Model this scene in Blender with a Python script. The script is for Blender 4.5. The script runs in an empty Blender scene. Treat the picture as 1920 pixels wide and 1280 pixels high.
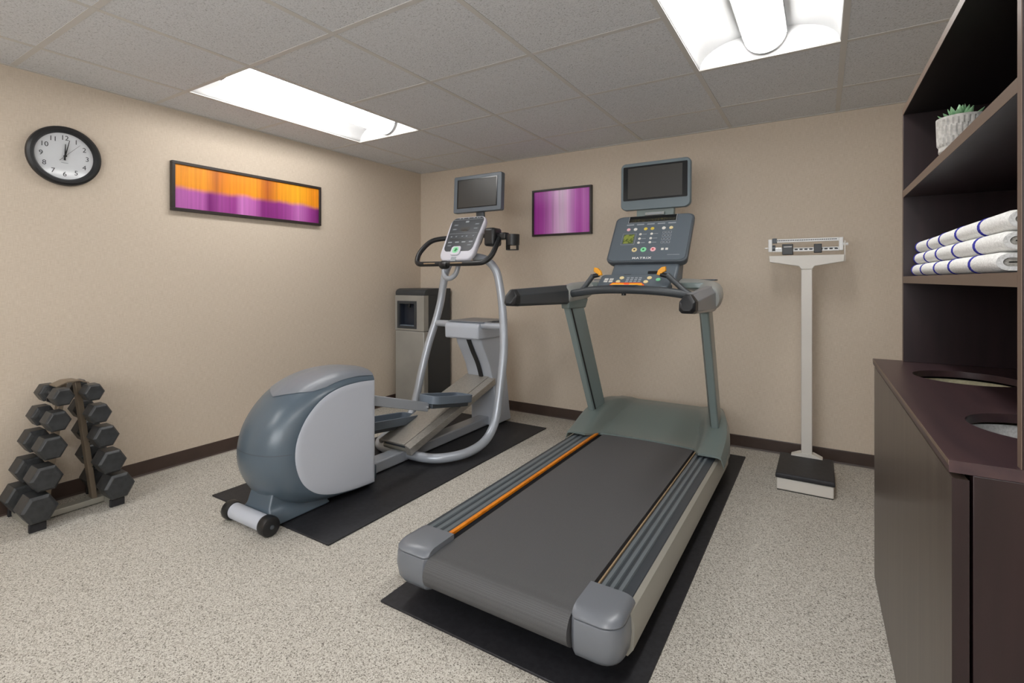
import bpy, bmesh, math, random
from mathutils import Vector, Matrix
random.seed(7)
PI = math.pi
SC = bpy.context.scene
COL = SC.collection
# ------------------------------------------------------------------ camera, world, exposure
cam_d = bpy.data.cameras.new('camera')
cam = bpy.data.objects.new('camera', cam_d); COL.objects.link(cam)
cam.location = (3.3396, -3.6824, 1.1339)
cam.rotation_euler = (PI/2, 0, 0.5559)
cam_d.sensor_width = 36.0
cam_d.lens = 936.26/1920*36.0
cam_d.shift_x = 0.0
cam_d.shift_y = -(640-524.29)/1920.0
cam_d.clip_start = 0.02
SC.camera = cam
w = bpy.data.worlds.new('world'); SC.world = w; w.use_nodes = True
w.node_tree.nodes['Background'].inputs[0].default_value = (0.5, 0.5, 0.5, 1)
w.node_tree.nodes['Background'].inputs[1].default_value = 0.15
SC.view_settings.view_transform = 'Standard'
SC.view_settings.look = 'None'
SC.view_settings.gamma = 1.0
SC.view_settings.use_curve_mapping = False
SC.view_settings.exposure = 0.80
LENS_POWER = 9.5
FILL_WINDOW_POWER = 3.4  # emission of the added fill panes in the rear wall
H = 2.1732

# ------------------------------------------------------------------ materials
def lin(c):
    if isinstance(c, str):
        c = [int(c[i:i+2], 16)/255 for i in (0, 2, 4)]
    return tuple((x/12.92 if x <= .04045 else ((x+.055)/1.055)**2.4) for x in c) + (1,)
MATS = {}
def mat(name, col, rough=.5, metal=0., spec=.5, coat=0., coat_rough=.1):
    m = bpy.data.materials.new(name); m.use_nodes = True
    b = m.node_tree.nodes['Principled BSDF']
    b.inputs['Base Color'].default_value = lin(col)
    b.inputs['Roughness'].default_value = rough
    b.inputs['Metallic'].default_value = metal
    b.inputs['Specular IOR Level'].default_value = spec
    b.inputs['Coat Weight'].default_value = coat
    b.inputs['Coat Roughness'].default_value = coat_rough
    MATS[name] = m
    return m
def nn(m, t, **kw):
    n = m.node_tree.nodes.new(t)
    for k, v in kw.items(): setattr(n, k, v)
    return n
def lk(m, a, b): m.node_tree.links.new(a, b)
def speckle(m, cols, scale, stretch=(1, 1, 1), bump=0., bscale=None, detail=3, bdist=.002, interp='LINEAR'):
    """noise -> colour ramp + bump, in object space"""
    b = m.node_tree.nodes['Principled BSDF']
    tc = nn(m, 'ShaderNodeTexCoord'); mp = nn(m, 'ShaderNodeMapping')
    mp.inputs['Scale'].default_value = stretch
    lk(m, tc.outputs['Object'], mp.inputs['Vector'])
    n = nn(m, 'ShaderNodeTexNoise'); n.inputs['Scale'].default_value = scale
    n.inputs['Detail'].default_value = detail
    lk(m, mp.outputs['Vector'], n.inputs['Vector'])
    r = nn(m, 'ShaderNodeValToRGB'); r.color_ramp.interpolation = interp
    while len(r.color_ramp.elements) < len(cols): r.color_ramp.elements.new(.5)
    for e, (p, c) in zip(r.color_ramp.elements, cols): e.position = p; e.color = lin(c)
    lk(m, n.outputs['Fac'], r.inputs['Fac']); lk(m, r.outputs['Color'], b.inputs['Base Color'])
    if bump:
        bn = nn(m, 'ShaderNodeTexNoise'); bn.inputs['Scale'].default_value = bscale or scale
        bn.inputs['Detail'].default_value = detail
        lk(m, mp.outputs['Vector'], bn.inputs['Vector'])
        bb = nn(m, 'ShaderNodeBump'); bb.inputs['Strength'].default_value = bump
        bb.inputs['Distance'].default_value = bdist
        lk(m, bn.outputs['Fac'], bb.inputs['Height']); lk(m, bb.outputs['Normal'], b.inputs['Normal'])
    return m

# wallpaper: woven linen look, horizontal and vertical threads
M_wall = mat('linen_wallpaper', 'b6a38c', .75, spec=.3)
def wallpaper(m):
    b = m.node_tree.nodes['Principled BSDF']
    tc = nn(m, 'ShaderNodeTexCoord')
    outs = []
    for st in ((40, 40, 700), (700, 700, 25)):
        mp = nn(m, 'ShaderNodeMapping'); mp.inputs['Scale'].default_value = st
        lk(m, tc.outputs['Object'], mp.inputs['Vector'])
        n = nn(m, 'ShaderNodeTexNoise'); n.inputs['Scale'].default_value = 1; n.inputs['Detail'].default_value = 2
        lk(m, mp.outputs['Vector'], n.inputs['Vector']); outs.append(n.outputs['Fac'])
    mx = nn(m, 'ShaderNodeMath', operation='ADD'); lk(m, outs[0], mx.inputs[0]); lk(m, outs[1], mx.inputs[1])
    r = nn(m, 'ShaderNodeValToRGB')
    r.color_ramp.elements[0].position = .35; r.color_ramp.elements[0].color = lin('c6b7a4')
    r.color_ramp.elements[1].position = .65; r.color_ramp.elements[1].color = lin('dacdbd')
    h = nn(m, 'ShaderNodeMath', operation='MULTIPLY'); h.inputs[1].default_value = .5
    lk(m, mx.outputs[0], h.inputs[0]); lk(m, h.outputs[0], r.inputs['Fac']); lk(m, r.outputs['Color'], b.inputs['Base Color'])
    bb = nn(m, 'ShaderNodeBump'); bb.inputs['Strength'].default_value = .25; bb.inputs['Distance'].default_value = .001
    lk(m, h.outputs[0], bb.inputs['Height']); lk(m, bb.outputs['Normal'], b.inputs['Normal'])
wallpaper(M_wall)
M_floor = mat('speckled_loop_carpet', 'c0b6a6', .95, spec=.1)
def carpet(m):
    b = m.node_tree.nodes['Principled BSDF']
    tc = nn(m, 'ShaderNodeTexCoord')
    v = nn(m, 'ShaderNodeTexVoronoi'); v.inputs['Scale'].default_value = 330
    lk(m, tc.outputs['Object'], v.inputs['Vector'])
    sep = nn(m, 'ShaderNodeSeparateColor'); lk(m, v.outputs['Color'], sep.inputs[0])
    n = nn(m, 'ShaderNodeTexNoise'); n.inputs['Scale'].default_value = 150; n.inputs['Detail'].default_value = 4
    lk(m, tc.outputs['Object'], n.inputs['Vector'])
    ma = nn(m, 'ShaderNodeMath', operation='MULTIPLY_ADD'); ma.inputs[1].default_value = .55
    lk(m, sep.outputs[0], ma.inputs[0])
    mb = nn(m, 'ShaderNodeMath', operation='MULTIPLY'); mb.inputs[1].default_value = .45
    lk(m, n.outputs['Fac'], mb.inputs[0]); lk(m, mb.outputs[0], ma.inputs[2])
    r = nn(m, 'ShaderNodeValToRGB')
    els = [(.18, '55504a'), (.28, '958f85'), (.42, 'bab4aa'), (.75, 'd8d4cb')]
    while len(r.color_ramp.elements) < 4: r.color_ramp.elements.new(.5)
    for e, (p, c) in zip(r.color_ramp.elements, els): e.position = p; e.color = lin(c)
    lk(m, ma.outputs[0], r.inputs['Fac']); lk(m, r.outputs['Color'], b.inputs['Base Color'])
    bb = nn(m, 'ShaderNodeBump'); bb.inputs['Strength'].default_value = .5; bb.inputs['Distance'].default_value = .002
    lk(m, ma.outputs[0], bb.inputs['Height']); lk(m, bb.outputs['Normal'], b.inputs['Normal'])
carpet(M_floor)
M_tile = speckle(mat('mineral_fibre_tile', 'c9c7c3', .95, spec=.1), [(.30, 'acaeb0'), (.40, 'd4d6da'), (.6, 'dee0e4')], 160, bump=.5, bdist=.003, detail=4)
M_tee = mat('painted_tee', 'cfcdca', .6)
M_base = speckle(mat('brown_vinyl_base', '43352f', .45), [(.3, '3e302a'), (.7, '493a33')], 8)
M_strip = mat('pale_caulk', 'a89f96', .6)
M_white = mat('white_reflector', 'e4e4e4', .45)
M_edgeg = mat('grey_diffuser_edge', '9c9c9c', .6)
M_lens = bpy.data.materials.new('lit_diffuser'); M_lens.use_nodes = True
_b = M_lens.node_tree.nodes['Principled BSDF']
_b.inputs['Base Color'].default_value = (.8, .8, .8, 1)
_b.inputs['Emission Color'].default_value = (1, .99, .97, 1)
_b.inputs['Emission Strength'].default_value = LENS_POWER
M_rub = speckle(mat('black_rubber', '242427', .55), [(.35, '1e1e22'), (.65, '29292d')], 60, bump=.3, bscale=300, bdist=.001)
M_black = mat('black_plastic', '1d1e20', .4)
M_dkgrip = mat('charcoal_grip', '3c4044', .45)
M_dkgrey = mat('charcoal_plastic', '4d5359', .45)
M_gun = mat('gunmetal_plastic', '6f737a', .35, coat=.3, coat_rough=.2)
M_green = mat('grey_green_painted_metal', '6c7876', .35, coat=.3, coat_rough=.2)
M_up = mat('pale_grey_green_metal', '7e8b8a', .35, coat=.3, coat_rough=.2)
M_silver = mat('silver_painted', 'a9aba8', .4, metal=.3)
M_skirt = mat('champagne_silver', 'a8a69d', .4, metal=.3)
M_rail = mat('ribbed_rail', '3a4046', .4)
M_rib = mat('rail_rib', '656d72', .4)
M_orange = speckle(mat('orange_strip', 'e07f10', .45), [(.3, 'd97a0e'), (.7, 'ec8f1c')], 40)
M_brown = mat('dark_brown_gap', '3a2618', .6)
M_tan = mat('tan_strip', '9a8468', .6)
M_belt = mat('woven_belt', '4b4b4c', .62)
def belt_mat(m):
    b = m.node_tree.nodes['Principled BSDF']
    tc = nn(m, 'ShaderNodeTexCoord')
    v = nn(m, 'ShaderNodeTexVoronoi'); v.inputs['Scale'].default_value = 260; v.inputs['Randomness'].default_value = .15
    lk(m, tc.outputs['Object'], v.inputs['Vector'])
    r = nn(m, 'ShaderNodeValToRGB')
    r.color_ramp.elements[0].color = lin('5e5e60'); r.color_ramp.elements[1].position = .7; r.color_ramp.elements[1].color = lin('4a4a4b')
    lk(m, v.outputs['Distance'], r.inputs['Fac']); lk(m, r.outputs['Color'], b.inputs['Base Color'])
    bb = nn(m, 'ShaderNodeBump'); bb.inputs['Strength'].default_value = .35; bb.inputs['Distance'].default_value = .001
    lk(m, v.outputs['Distance'], bb.inputs['Height']); lk(m, bb.outputs['Normal'], b.inputs['Normal'])
belt_mat(M_belt)
M_slate = mat('slate_blue_plastic', '55636f', .33, coat=.4, coat_rough=.25)
M_slate2 = mat('slate_blue_cover', '7b8088', .38, coat=.2, coat_rough=.3)
M_lilac = mat('pale_grey_panel', 'c4c9d4', .5)
M_tube = mat('light_blue_grey_tube', 'b2b8c1', .32, metal=.25, coat=.3)
M_shroud = mat('pale_blue_grey_plastic', 'b8bec8', .42)
M_pedal = mat('blue_grey_pedal', '6d7885', .45)
M_alu = speckle(mat('brushed_aluminium', 'b4b0a8', .4, metal=.45), [(.3, 'a39f98'), (.7, 'bcb8b0')], 30, stretch=(8, 1, 8))
M_screen = mat('dark_screen', '3b3a38', .35, spec=.4)
M_bezel = mat('glossy_black_bezel', '17191b', .2)
M_conwhite = mat('light_console', 'd2d2dc', .42)
M_plate = mat('slate_face_plate', '5f6870', .4)
M_plated = mat('dark_face_plate', '2e3238', .4)
M_lcd = speckle(mat('green_lcd', '5c6a35', .4), [(.45, '4c5a2c'), (.55, '8a9448')], 45)
M_amber = speckle(mat('amber_display', '3b3420', .4), [(.52, '2b2a26'), (.72, '66603a')], 90, stretch=(1, 1, 1))
M_bw = mat('white_button', 'dedcd6', .5); M_by = mat('yellow_button', 'd8c050', .5)
M_bo = mat('cream_button', 'e6d3a0', .5); M_bg = mat('green_button', '8fe0ac', .5)
M_bgd = mat('dark_green_mark', '1f7a43', .5); M_br = mat('pink_red_button', 'f3bcc2', .5); M_brd = mat('red_mark', 'c2202c', .5)
M_paddle = mat('orange_paddle', 'f0a522', .4)
M_redor = mat('orange_red_key', 'f2622a', .35)
M_print = mat('white_print', 'e8e8e8', .6); M_printg = mat('grey_print', '9aa0a6', .6)
M_chrome = mat('chrome', 'c8c8c8', .2, metal=1.)
M_hex = speckle(mat('hex_rubber', '323436', .42), [(.35, '2c2e30'), (.65, '393b3d')], 40)
M_rack = mat('grey_rack_metal', 'b0aea4', .4, metal=.4)
M_rackd = mat('bronze_rack_bar', '857868', .4, metal=.4)
M_scale = mat('off_white_enamel', 'd9d4cc', .4)
M_beam = mat('white_beam', 'e3e3e2', .35)
M_wood = mat('espresso_laminate', '38262a', .32, spec=.5)
def wood(m, c1, c2, stretch):
    b = m.node_tree.nodes['Principled BSDF']
    speckle(m, [(.3, c1), (.7, c2)], 2.5, stretch=stretch, bump=.05, bscale=6, detail=6)
wood(M_wood, '1f1314', '2a1a1c', (14, 14, 1.2))
M_woodt = mat('espresso_top', '3c2a2a', .38); wood(M_woodt, '36262a', '463233', (14, 1.2, 14))
M_door = mat('espresso_door', '54483f', .34); wood(M_door, '453a33', '564b42', (14, 14, .8))
M_edge = mat('brown_edge_band', '6a584c', .45)
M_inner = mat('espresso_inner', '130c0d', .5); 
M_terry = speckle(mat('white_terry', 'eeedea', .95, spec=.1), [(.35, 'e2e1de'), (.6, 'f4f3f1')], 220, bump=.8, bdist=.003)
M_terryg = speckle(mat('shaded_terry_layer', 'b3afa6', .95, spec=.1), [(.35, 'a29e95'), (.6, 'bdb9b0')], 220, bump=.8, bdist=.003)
M_blue = speckle(mat('blue_terry', '3a3a9a', .95, spec=.1), [(.35, '2c2c86'), (.6, '4a4ab0')], 220, bump=.8, bdist=.003)
M_canvas = speckle(mat('beige_canvas', 'cfc6a6', .9), [(.3, 'c6bd9c'), (.7, 'd8d0b2')], 120, bump=.3)
M_pot = speckle(mat('grey_ceramic', 'b4b1ac', .8), [(.35, 'a8a5a0'), (.65, 'c0bdb8')], 90, bump=.3)
M_leaf = speckle(mat('succulent_leaf', '5f8f68', .5), [(.35, '4f8058'), (.65, '86ad84')], 30)
M_leafe = mat('pale_leaf_edge', 'a9c7a4', .5)
M_soil = mat('soil', '3a2f26', .95)
M_clockf = mat('clock_face', 'd3d6da', .3, coat=.6, coat_rough=.05)
M_cool = speckle(mat('champagne_cooler_front', 'a3a19b', .4, metal=.2), [(.3, '9d9b95'), (.7, 'a9a7a1')], 5)
M_coold = mat('charcoal_cooler_side', '3b3e41', .5)
M_coola = mat('navy_alcove', '262b36', .35)
M_frame = mat('dark_brown_frame', '2f2826', .4)

def art_mat(name, horizontal):
    m = mat(name, 'ffffff', .35)
    b = m.node_tree.nodes['Principled BSDF']
    tc = nn(m, 'ShaderNodeTexCoord')
    sx = nn(m, 'ShaderNodeSeparateXYZ'); lk(m, tc.outputs['Generated'], sx.inputs[0])
    def ramp(els, src):
        r = nn(m, 'ShaderNodeValToRGB')
        while len(r.color_ramp.elements) < len(els): r.color_ramp.elements.new(.5)
        for e, (p, c) in zip(r.color_ramp.elements, els): e.position = p; e.color = lin(c)
        lk(m, src, r.inputs['Fac']); return r.outputs['Color']
    def streaks(axis, sc):
        mp = nn(m, 'ShaderNodeMapping'); s = [.01]*3; s[axis] = sc; s[2] = .4
        mp.inputs['Scale'].default_value = s
        lk(m, tc.outputs['Generated'], mp.inputs['Vector'])
        n = nn(m, 'ShaderNodeTexNoise'); n.inputs['Scale'].default_value = 1; n.inputs['Detail'].default_value = 3
        lk(m, mp.outputs['Vector'], n.inputs['Vector']); return n.outputs['Fac']
    if horizontal:
        top = ramp([(0, 'f39a24'), (.17, 'f29a26'), (.24, 'c66f2a'), (.31, 'f09120'), (.5, 'f79c22'), (.585, 'b95f22'), (.68, 'ef9a22'), (.82, 'ffb52a'), (.95, 'f0931e')], sx.outputs['Y'])
        bot = ramp([(0, 'b765ae'), (.16, 'b660ad'), (.2, '7a1f72'), (.27, 'a24a97'), (.36, '9a3c8e'), (.4, 'c979c0'), (.5, 'b962ae'), (.55, '842a7a'), (.66, '8e3283'), (.76, 'a84f9e'), (.83, 'c675bf'), (.93, '9a3c90'), (1, '74206c')], sx.outputs['Y'])
        # wavy, blurred border between the two bands, following a curve of its own
        n = streaks(1, 5)
        a = nn(m, 'ShaderNodeMath', operation='MULTIPLY_ADD'); a.inputs[1].default_value = .22; lk(m, n, a.inputs[0]); lk(m, sx.outputs['Z'], a.inputs[2])
        mr = nn(m, 'ShaderNodeMapRange'); mr.inputs[1].default_value = .49; mr.inputs[2].default_value = .66
        mr.interpolation_type = 'SMOOTHSTEP'
        lk(m, a.outputs[0], mr.inputs[0])
        mx = nn(m, 'ShaderNodeMix', data_type='RGBA')
        lk(m, mr.outputs[0], mx.inputs[0]); lk(m, bot, mx.inputs[6]); lk(m, top, mx.inputs[7])
        base = mx.outputs[2]; s = streaks(1, 60)
    else:
        base = ramp([(0, 'b23aae'), (.15, 'c452c0'), (.3, 'dc8ada'), (.42, 'fac8f8'), (.52, 'ffdcff'), (.6, 'facaf8'), (.68, 'e496e4'), (.76, 'cc62ca'), (.83, 'c044bc'), (.9, 'd06ccc'), (1, 'bc4eba')], sx.outputs['X'])
        s = streaks(0, 30)
    mr2 = nn(m, 'ShaderNodeMapRange'); mr2.inputs[1].default_value = .3; mr2.inputs[2].default_value = .7; mr2.inputs[3].default_value = .84; mr2.inputs[4].default_value = 1.1
    lk(m, s, mr2.inputs[0])
    vm = nn(m, 'ShaderNodeVectorMath', operation='SCALE'); lk(m, base, vm.inputs[0]); lk(m, mr2.outputs[0], vm.inputs['Scale'])
    lk(m, vm.outputs[0], b.inputs['Base Color'])
    return m
M_art1 = art_mat('orange_over_magenta_print', True)
M_art2 = art_mat('magenta_bands_print', False)

# ------------------------------------------------------------------ mesh helpers
def rot_frame(o, ex, ey):
    ex = Vector(ex).normalized(); ey = Vector(ey); ey = (ey-ex*ey.dot(ex)).normalized(); n = ex.cross(ey)
    m = Matrix.Identity(4)
    for i in range(3): m[i][0] = ex[i]; m[i][1] = ey[i]; m[i][2] = n[i]; m[i][3] = o[i]
    return m
class MB:
    def __init__(s): s.v = []; s.f = []
    def add(s, vs, fs, T=None):
        k = len(s.v)
        for p in vs:
            p = Vector(p); s.v.append(T @ p if T is not None else p)
        s.f += [[i+k for i in f] for f in fs]
        return s
    def box(s, x0, x1, y0, y1, z0, z1, T=None):
        vs = [(x, y, z) for z in (z0, z1) for y in (y0, y1) for x in (x0, x1)]
        return s.add(vs, [(0, 2, 3, 1), (4, 5, 7, 6), (0, 1, 5, 4), (2, 6, 7, 3), (0, 4, 6, 2), (1, 3, 7, 5)], T)
    def hexa(s, p):   # 8 points: bottom 4 ccw, top 4 ccw
        return s.add(p, [(0, 3, 2, 1), (4, 5, 6, 7), (0, 1, 5, 4), (1, 2, 6, 5), (2, 3, 7, 6), (3, 0, 4, 7)])
    def prism(s, poly, z0, z1, T=None):
        n = len(poly); vs = [(x, y, z0) for x, y in poly]+[(x, y, z1) for x, y in poly]
        return s.add(vs, [list(range(n))[::-1], list(range(n, 2*n))]+[(i, (i+1) % n, n+(i+1) % n, n+i) for i in range(n)], T)
    def loft(s, rings, cap=True, closed=True, T=None):
        n = len(rings[0]); vs = [p for r in rings for p in r]; fs = []
        for j in range(len(rings)-1):
            for i in range(n if closed else n-1):
                a = j*n+i; b = j*n+(i+1) % n
                fs.append((a, b, b+n, a+n))
        if cap:
            fs.append(list(range(n))[::-1]); fs.append(list(range((len(rings)-1)*n, len(rings)*n)))
        return s.add(vs, fs, T)
    def lathe(s, prof, seg=32, T=None, cap=True):  # prof (r,z)
        rings = [[(r*math.cos(2*PI*i/seg), r*math.sin(2*PI*i/seg), z) for i in range(seg)] for r, z in prof]
        return s.loft(rings, cap=cap, T=T)
    def sweep(s, path, rad, seg=14, smooth=0, up=(0, 0, 1), cap=True):
        P = [Vector(p) for p in path]
        R = rad if isinstance(rad, list) else [rad]*len(P)
        R = [r if isinstance(r, tuple) else (r, r) for r in R]
        if smooth:
            Q = []; RR = []
            for i in range(len(P)-1):
                p0 = P[max(i-1, 0)]; p1 = P[i]; p2 = P[i+1]; p3 = P[min(i+2, len(P)-1)]
                for k in range(smooth):
                    t = k/smooth
                    Q.append(.5*((2*p1)+(p2-p0)*t+(2*p0-5*p1+4*p2-p3)*t*t+(3*p1-3*p2+p3-p0)*t**3))
                    RR.append(tuple(a+(b-a)*t for a, b in zip(R[i], R[i+1])))
            Q.append(P[-1]); RR.append(R[-1]); P = Q; R = RR
        rings = []; U = None
        for i, p in enumerate(P):
            t = (P[min(i+1, len(P)-1)]-P[max(i-1, 0)]).normalized()
            if U is None:
                u = Vector(up)
                if abs(u.dot(t)) > .95: u = Vector((0, 1, 0)) if abs(t.y) < .9 else Vector((1, 0, 0))
            else: u = U
            u = (u-t*u.dot(t)).normalized(); U = u; sd = t.cross(u)
            rings.append([p+sd*(R[i][0]*math.cos(2*PI*k/seg))+u*(R[i][1]*math.sin(2*PI*k/seg)) for k in range(seg)])
        return s.loft(rings, cap=cap)
    def cyl(s, p0, p1, r, seg=20, r2=None):
        return s.sweep([p0, p1], [r, r if r2 is None else r2], seg)
WM = {}
def obj(name, mb, m, parent=None, bevel=0, seg=2, smooth=True, ang=35, origin=None):
    me = bpy.data.meshes.new(name)
    me.from_pydata([tuple(v) for v in mb.v], [], mb.f)
    bm = bmesh.new(); bm.from_mesh(me); bmesh.ops.recalc_face_normals(bm, faces=bm.faces); bm.to_mesh(me); bm.free()
    me.materials.append(m)
    o = bpy.data.objects.new(name, me); COL.objects.link(o)
    if parent is not None:
        me.transform(WM[parent].inverted()); o.parent = parent; WM[o] = WM[parent]
    else:
        loc = Vector(origin) if origin else Vector((0, 0, 0))
        me.transform(Matrix.Translation(-loc)); o.location = loc; WM[o] = Matrix.Translation(loc)
    if smooth:
        me.polygons.foreach_set('use_smooth', [True]*len(me.polygons)); me.set_sharp_from_angle(angle=math.radians(ang))
    if bevel:
        b = o.modifiers.new('bevel', 'BEVEL'); b.width = bevel; b.segments = seg; b.limit_method = 'ANGLE'; b.angle_limit = math.radians(30)
        b.harden_normals = False
    return o
def tag(o, label, cat, group=None):
    o['label'] = label; o['category'] = cat
    if group: o['group'] = group
    return o
def thing(name, label, cat, loc=(0, 0, 0), rz=0, group=None):
    o = bpy.data.objects.new(name, None); COL.objects.link(o)
    o.empty_display_size = .05
    o.location = loc; o.rotation_euler = (0, 0, rz)
    WM[o] = Matrix.Translation(Vector(loc)) @ Matrix.Rotation(rz, 4, 'Z')
    return tag(o, label, cat, group)
def struct(name, mb, m, **k):
    o = obj(name, mb, m, **k); o['kind'] = 'structure'; return o
def text(s, size, T, m, parent, name='lettering', th=.0008, align='CENTER', bold=0., sx=1.):
    cu = bpy.data.curves.new('txt', 'FONT'); cu.body = s; cu.size = size; cu.extrude = th; cu.align_x = align; cu.align_y = 'CENTER'; cu.offset = bold
    cu.resolution_u = 4; cu.space_character = 1.25 if bold else 1.0
    t = bpy.data.objects.new('txt', cu); COL.objects.link(t)
    dg = bpy.context.evaluated_depsgraph_get()
    me = bpy.data.meshes.new_from_object(t.evaluated_get(dg)); bpy.data.objects.remove(t); bpy.data.curves.remove(cu)
    me.name = name; me.materials.clear(); me.materials.append(m)
    me.transform(WM[parent].inverted() @ T @ Matrix.Diagonal((sx, 1, 1, 1)))
    o = bpy.data.objects.new(name, me); COL.objects.link(o); o.parent = parent; WM[o] = WM[parent]
    return o
def rrect(w_, h_, r, n=5, cx=0, cy=0):
    out = []
    for (sx, sy, a0) in ((1, 1, 0), (-1, 1, 90), (-1, -1, 180), (1, -1, 270)):
        for k in range(n+1):
            a = math.radians(a0+90*k/n)
            out.append((cx+sx*(w_/2-r)+r*math.cos(a), cy+sy*(h_/2-r)+r*math.sin(a)))
    return out
def crom(pts, n=6, closed=False):
    out = []; N = len(pts); P = [Vector(p) for p in pts]
    rng = range(N if closed else N-1)
    for i in rng:
        if closed: p0, p1, p2, p3 = P[i-1], P[i], P[(i+1) % N], P[(i+2) % N]
        else: p0, p1, p2, p3 = P[max(i-1, 0)], P[i], P[i+1], P[min(i+2, N-1)]
        for k in range(n):
            t = k/n
            out.append(.5*((2*p1)+(p2-p0)*t+(2*p0-5*p1+4*p2-p3)*t*t+(3*p1-3*p2+p3-p0)*t**3))
    if not closed: out.append(P[-1])
    return out

# ------------------------------------------------------------------ the room
XR, YR, HT = 4.12, -5.2, 2.36
struct('floor', MB().box(-.1, XR+.1, YR-.1, .1, -.06, 0), M_floor, smooth=False)
struct('wall_left', MB().box(-.1, 0, YR-.1, .1, 0, HT), M_wall, smooth=False)
struct('wall_back', MB().box(0, XR, 0, .1, 0, HT), M_wall, smooth=False)
struct('wall_right', MB().box(XR, XR+.1, YR-.1, .1, 0, HT), M_wall, smooth=False)
WX0, WX1, WZ0, WZ1 = 1.5, 4.0, .80, 2.05      # window added behind the viewer to fill the room with light
struct('wall_rear', MB().box(0, XR, YR-.1, YR, 0, WZ0).box(0, XR, YR-.1, YR, WZ1, HT).box(0, WX0, YR-.1, YR, WZ0, WZ1).box(WX1, XR, YR-.1, YR, WZ0, WZ1), M_wall, smooth=False)
M_pane = bpy.data.materials.new('fill_light_pane'); M_pane.use_nodes = True  # glowing sheet added as fill light, out of view
_b = M_pane.node_tree.nodes['Principled BSDF']
_b.inputs['Emission Color'].default_value = (.94, .97, 1, 1); _b.inputs['Emission Strength'].default_value = FILL_WINDOW_POWER
mb = MB(); mb.box(WX0, WX1, YR-.1, YR+.01, WZ0, WZ0+.05).box(WX0, WX1, YR-.1, YR+.01, WZ1-.05, WZ1).box(WX0, WX0+.05, YR-.1, YR+.01, WZ0+.05, WZ1-.05).box(WX1-.05, WX1, YR-.1, YR+.01, WZ0+.05, WZ1-.05)
win = struct('fill_window_1', mb, M_tee, smooth=False)
for k in range(3):
    a = WX0+.05+k*(WX1-WX0-.1)/3; b = a+(WX1-WX0-.1)/3
    obj('pane', MB().box(a+.01, b-.01, YR-.06, YR-.05, WZ0+.05, WZ1-.05), M_pane, win, smooth=False)
    if k: obj('mullion', MB().box(a-.02, a+.02, YR-.08, YR+.005, WZ0+.05, WZ1-.05), M_tee, win, smooth=False)
def baseboard(name, T, L):
    prof = [(0, 0), (.012, 0), (.009, .004), (.0045, .012), (.004, .08), (.003, .084), (0, .085)]
    o = struct(name, MB().loft([[(x, y, z) for x, z in prof] for y in (0, L)], T=T), M_base, smooth=False)
    obj('caulk_strip', MB().box(.0125, .02, 0, L, 0, .004, T), M_strip, o, smooth=False)
I4 = Matrix.Identity(4)
baseboard('baseboard_left', Matrix.Translation((0, YR, 0)), -YR)
baseboard('baseboard_back', Matrix.Translation((0, 0, 0)) @ Matrix.Rotation(-PI/2, 4, 'Z'), XR)
baseboard('baseboard_right', Matrix.Translation((XR, 0, 0)) @ Matrix.Rotation(PI, 4, 'Z'), -YR)
baseboard('baseboard_rear', Matrix.Translation((XR, YR, 0)) @ Matrix.Rotation(PI/2, 4, 'Z'), XR)

ceil = struct('ceiling', MB().box(-.1, XR+.1, YR-.1, .1, HT, HT+.05), M_white, smooth=False)
xs = [0]+[.370+.61*k for k in range(7)]+[XR]
ys = [0]+[-.466-.61*k for k in range(8)]+[YR]
LIGHT = [(1, 2), (5, 2), (1, 6), (5, 5)]     # (column, first row) of two-cell troffers
lit = set()
for c, r in LIGHT: lit.add((c, r)); lit.add((c, r+1))
cache = {}
for c in range(len(xs)-1):
    for r in range(len(ys)-1):
        x0, x1 = xs[c], xs[c+1]; y1, y0 = ys[r], ys[r+1]
        if (c, r) in lit: continue
        key = (round(x1-x0, 3), round(y1-y0, 3))
        if key not in cache:
            hx, hy = (x1-x0)/2-.004, (y1-y0)/2-.004; e = min(.007, hx*.3)
            mb = MB()
            mb.loft([[(sx*(hx-i*e), sy*(hy-i*e), z) for sx, sy in ((-1, -1), (1, -1), (1, 1), (-1, 1))] for i, z in ((0, .018), (0, .004), (1, .004), (1, -.004))][::1])
            o = obj('ceiling_tile', mb, M_tile, ceil, smooth=False); o.data.transform(Matrix.Identity(4)); cache[key] = o
        else:
            o = cache[key].copy(); COL.objects.link(o)
        o.location = ((x0+x1)/2, (y0+y1)/2, H+random.uniform(-.0008, .0008))
        o.rotation_euler = (0, 0, 0)
TW = .012
for x in xs[1:-1]:
    obj('main_tee', MB().box(x-TW, x+TW, YR, 0, H-.006, H-.001), M_tee, ceil, smooth=False)
for r, y in enumerate(ys[1:-1], 1):
    for c in range(len(xs)-1):
        if (c, r-1) in lit and (c, r) in lit: continue
        obj('cross_tee', MB().box(xs[c]+(TW if c else 0), xs[c+1]-(TW if c < len(xs)-2 else 0), y-TW, y+TW, H-.0055, H-.001), M_tee, ceil, smooth=False)
for nm, b_ in (('wall_angle', (0, .02, YR, 0)), ('wall_angle', (.02, XR, -.02, 0)), ('wall_angle', (XR-.02, XR, YR, -.02)), ('wall_angle', (.02, XR-.02, YR, YR+.02))):
    obj(nm, MB().box(*b_, H-.007, H-.0025), M_tee, ceil, smooth=False)

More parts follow.
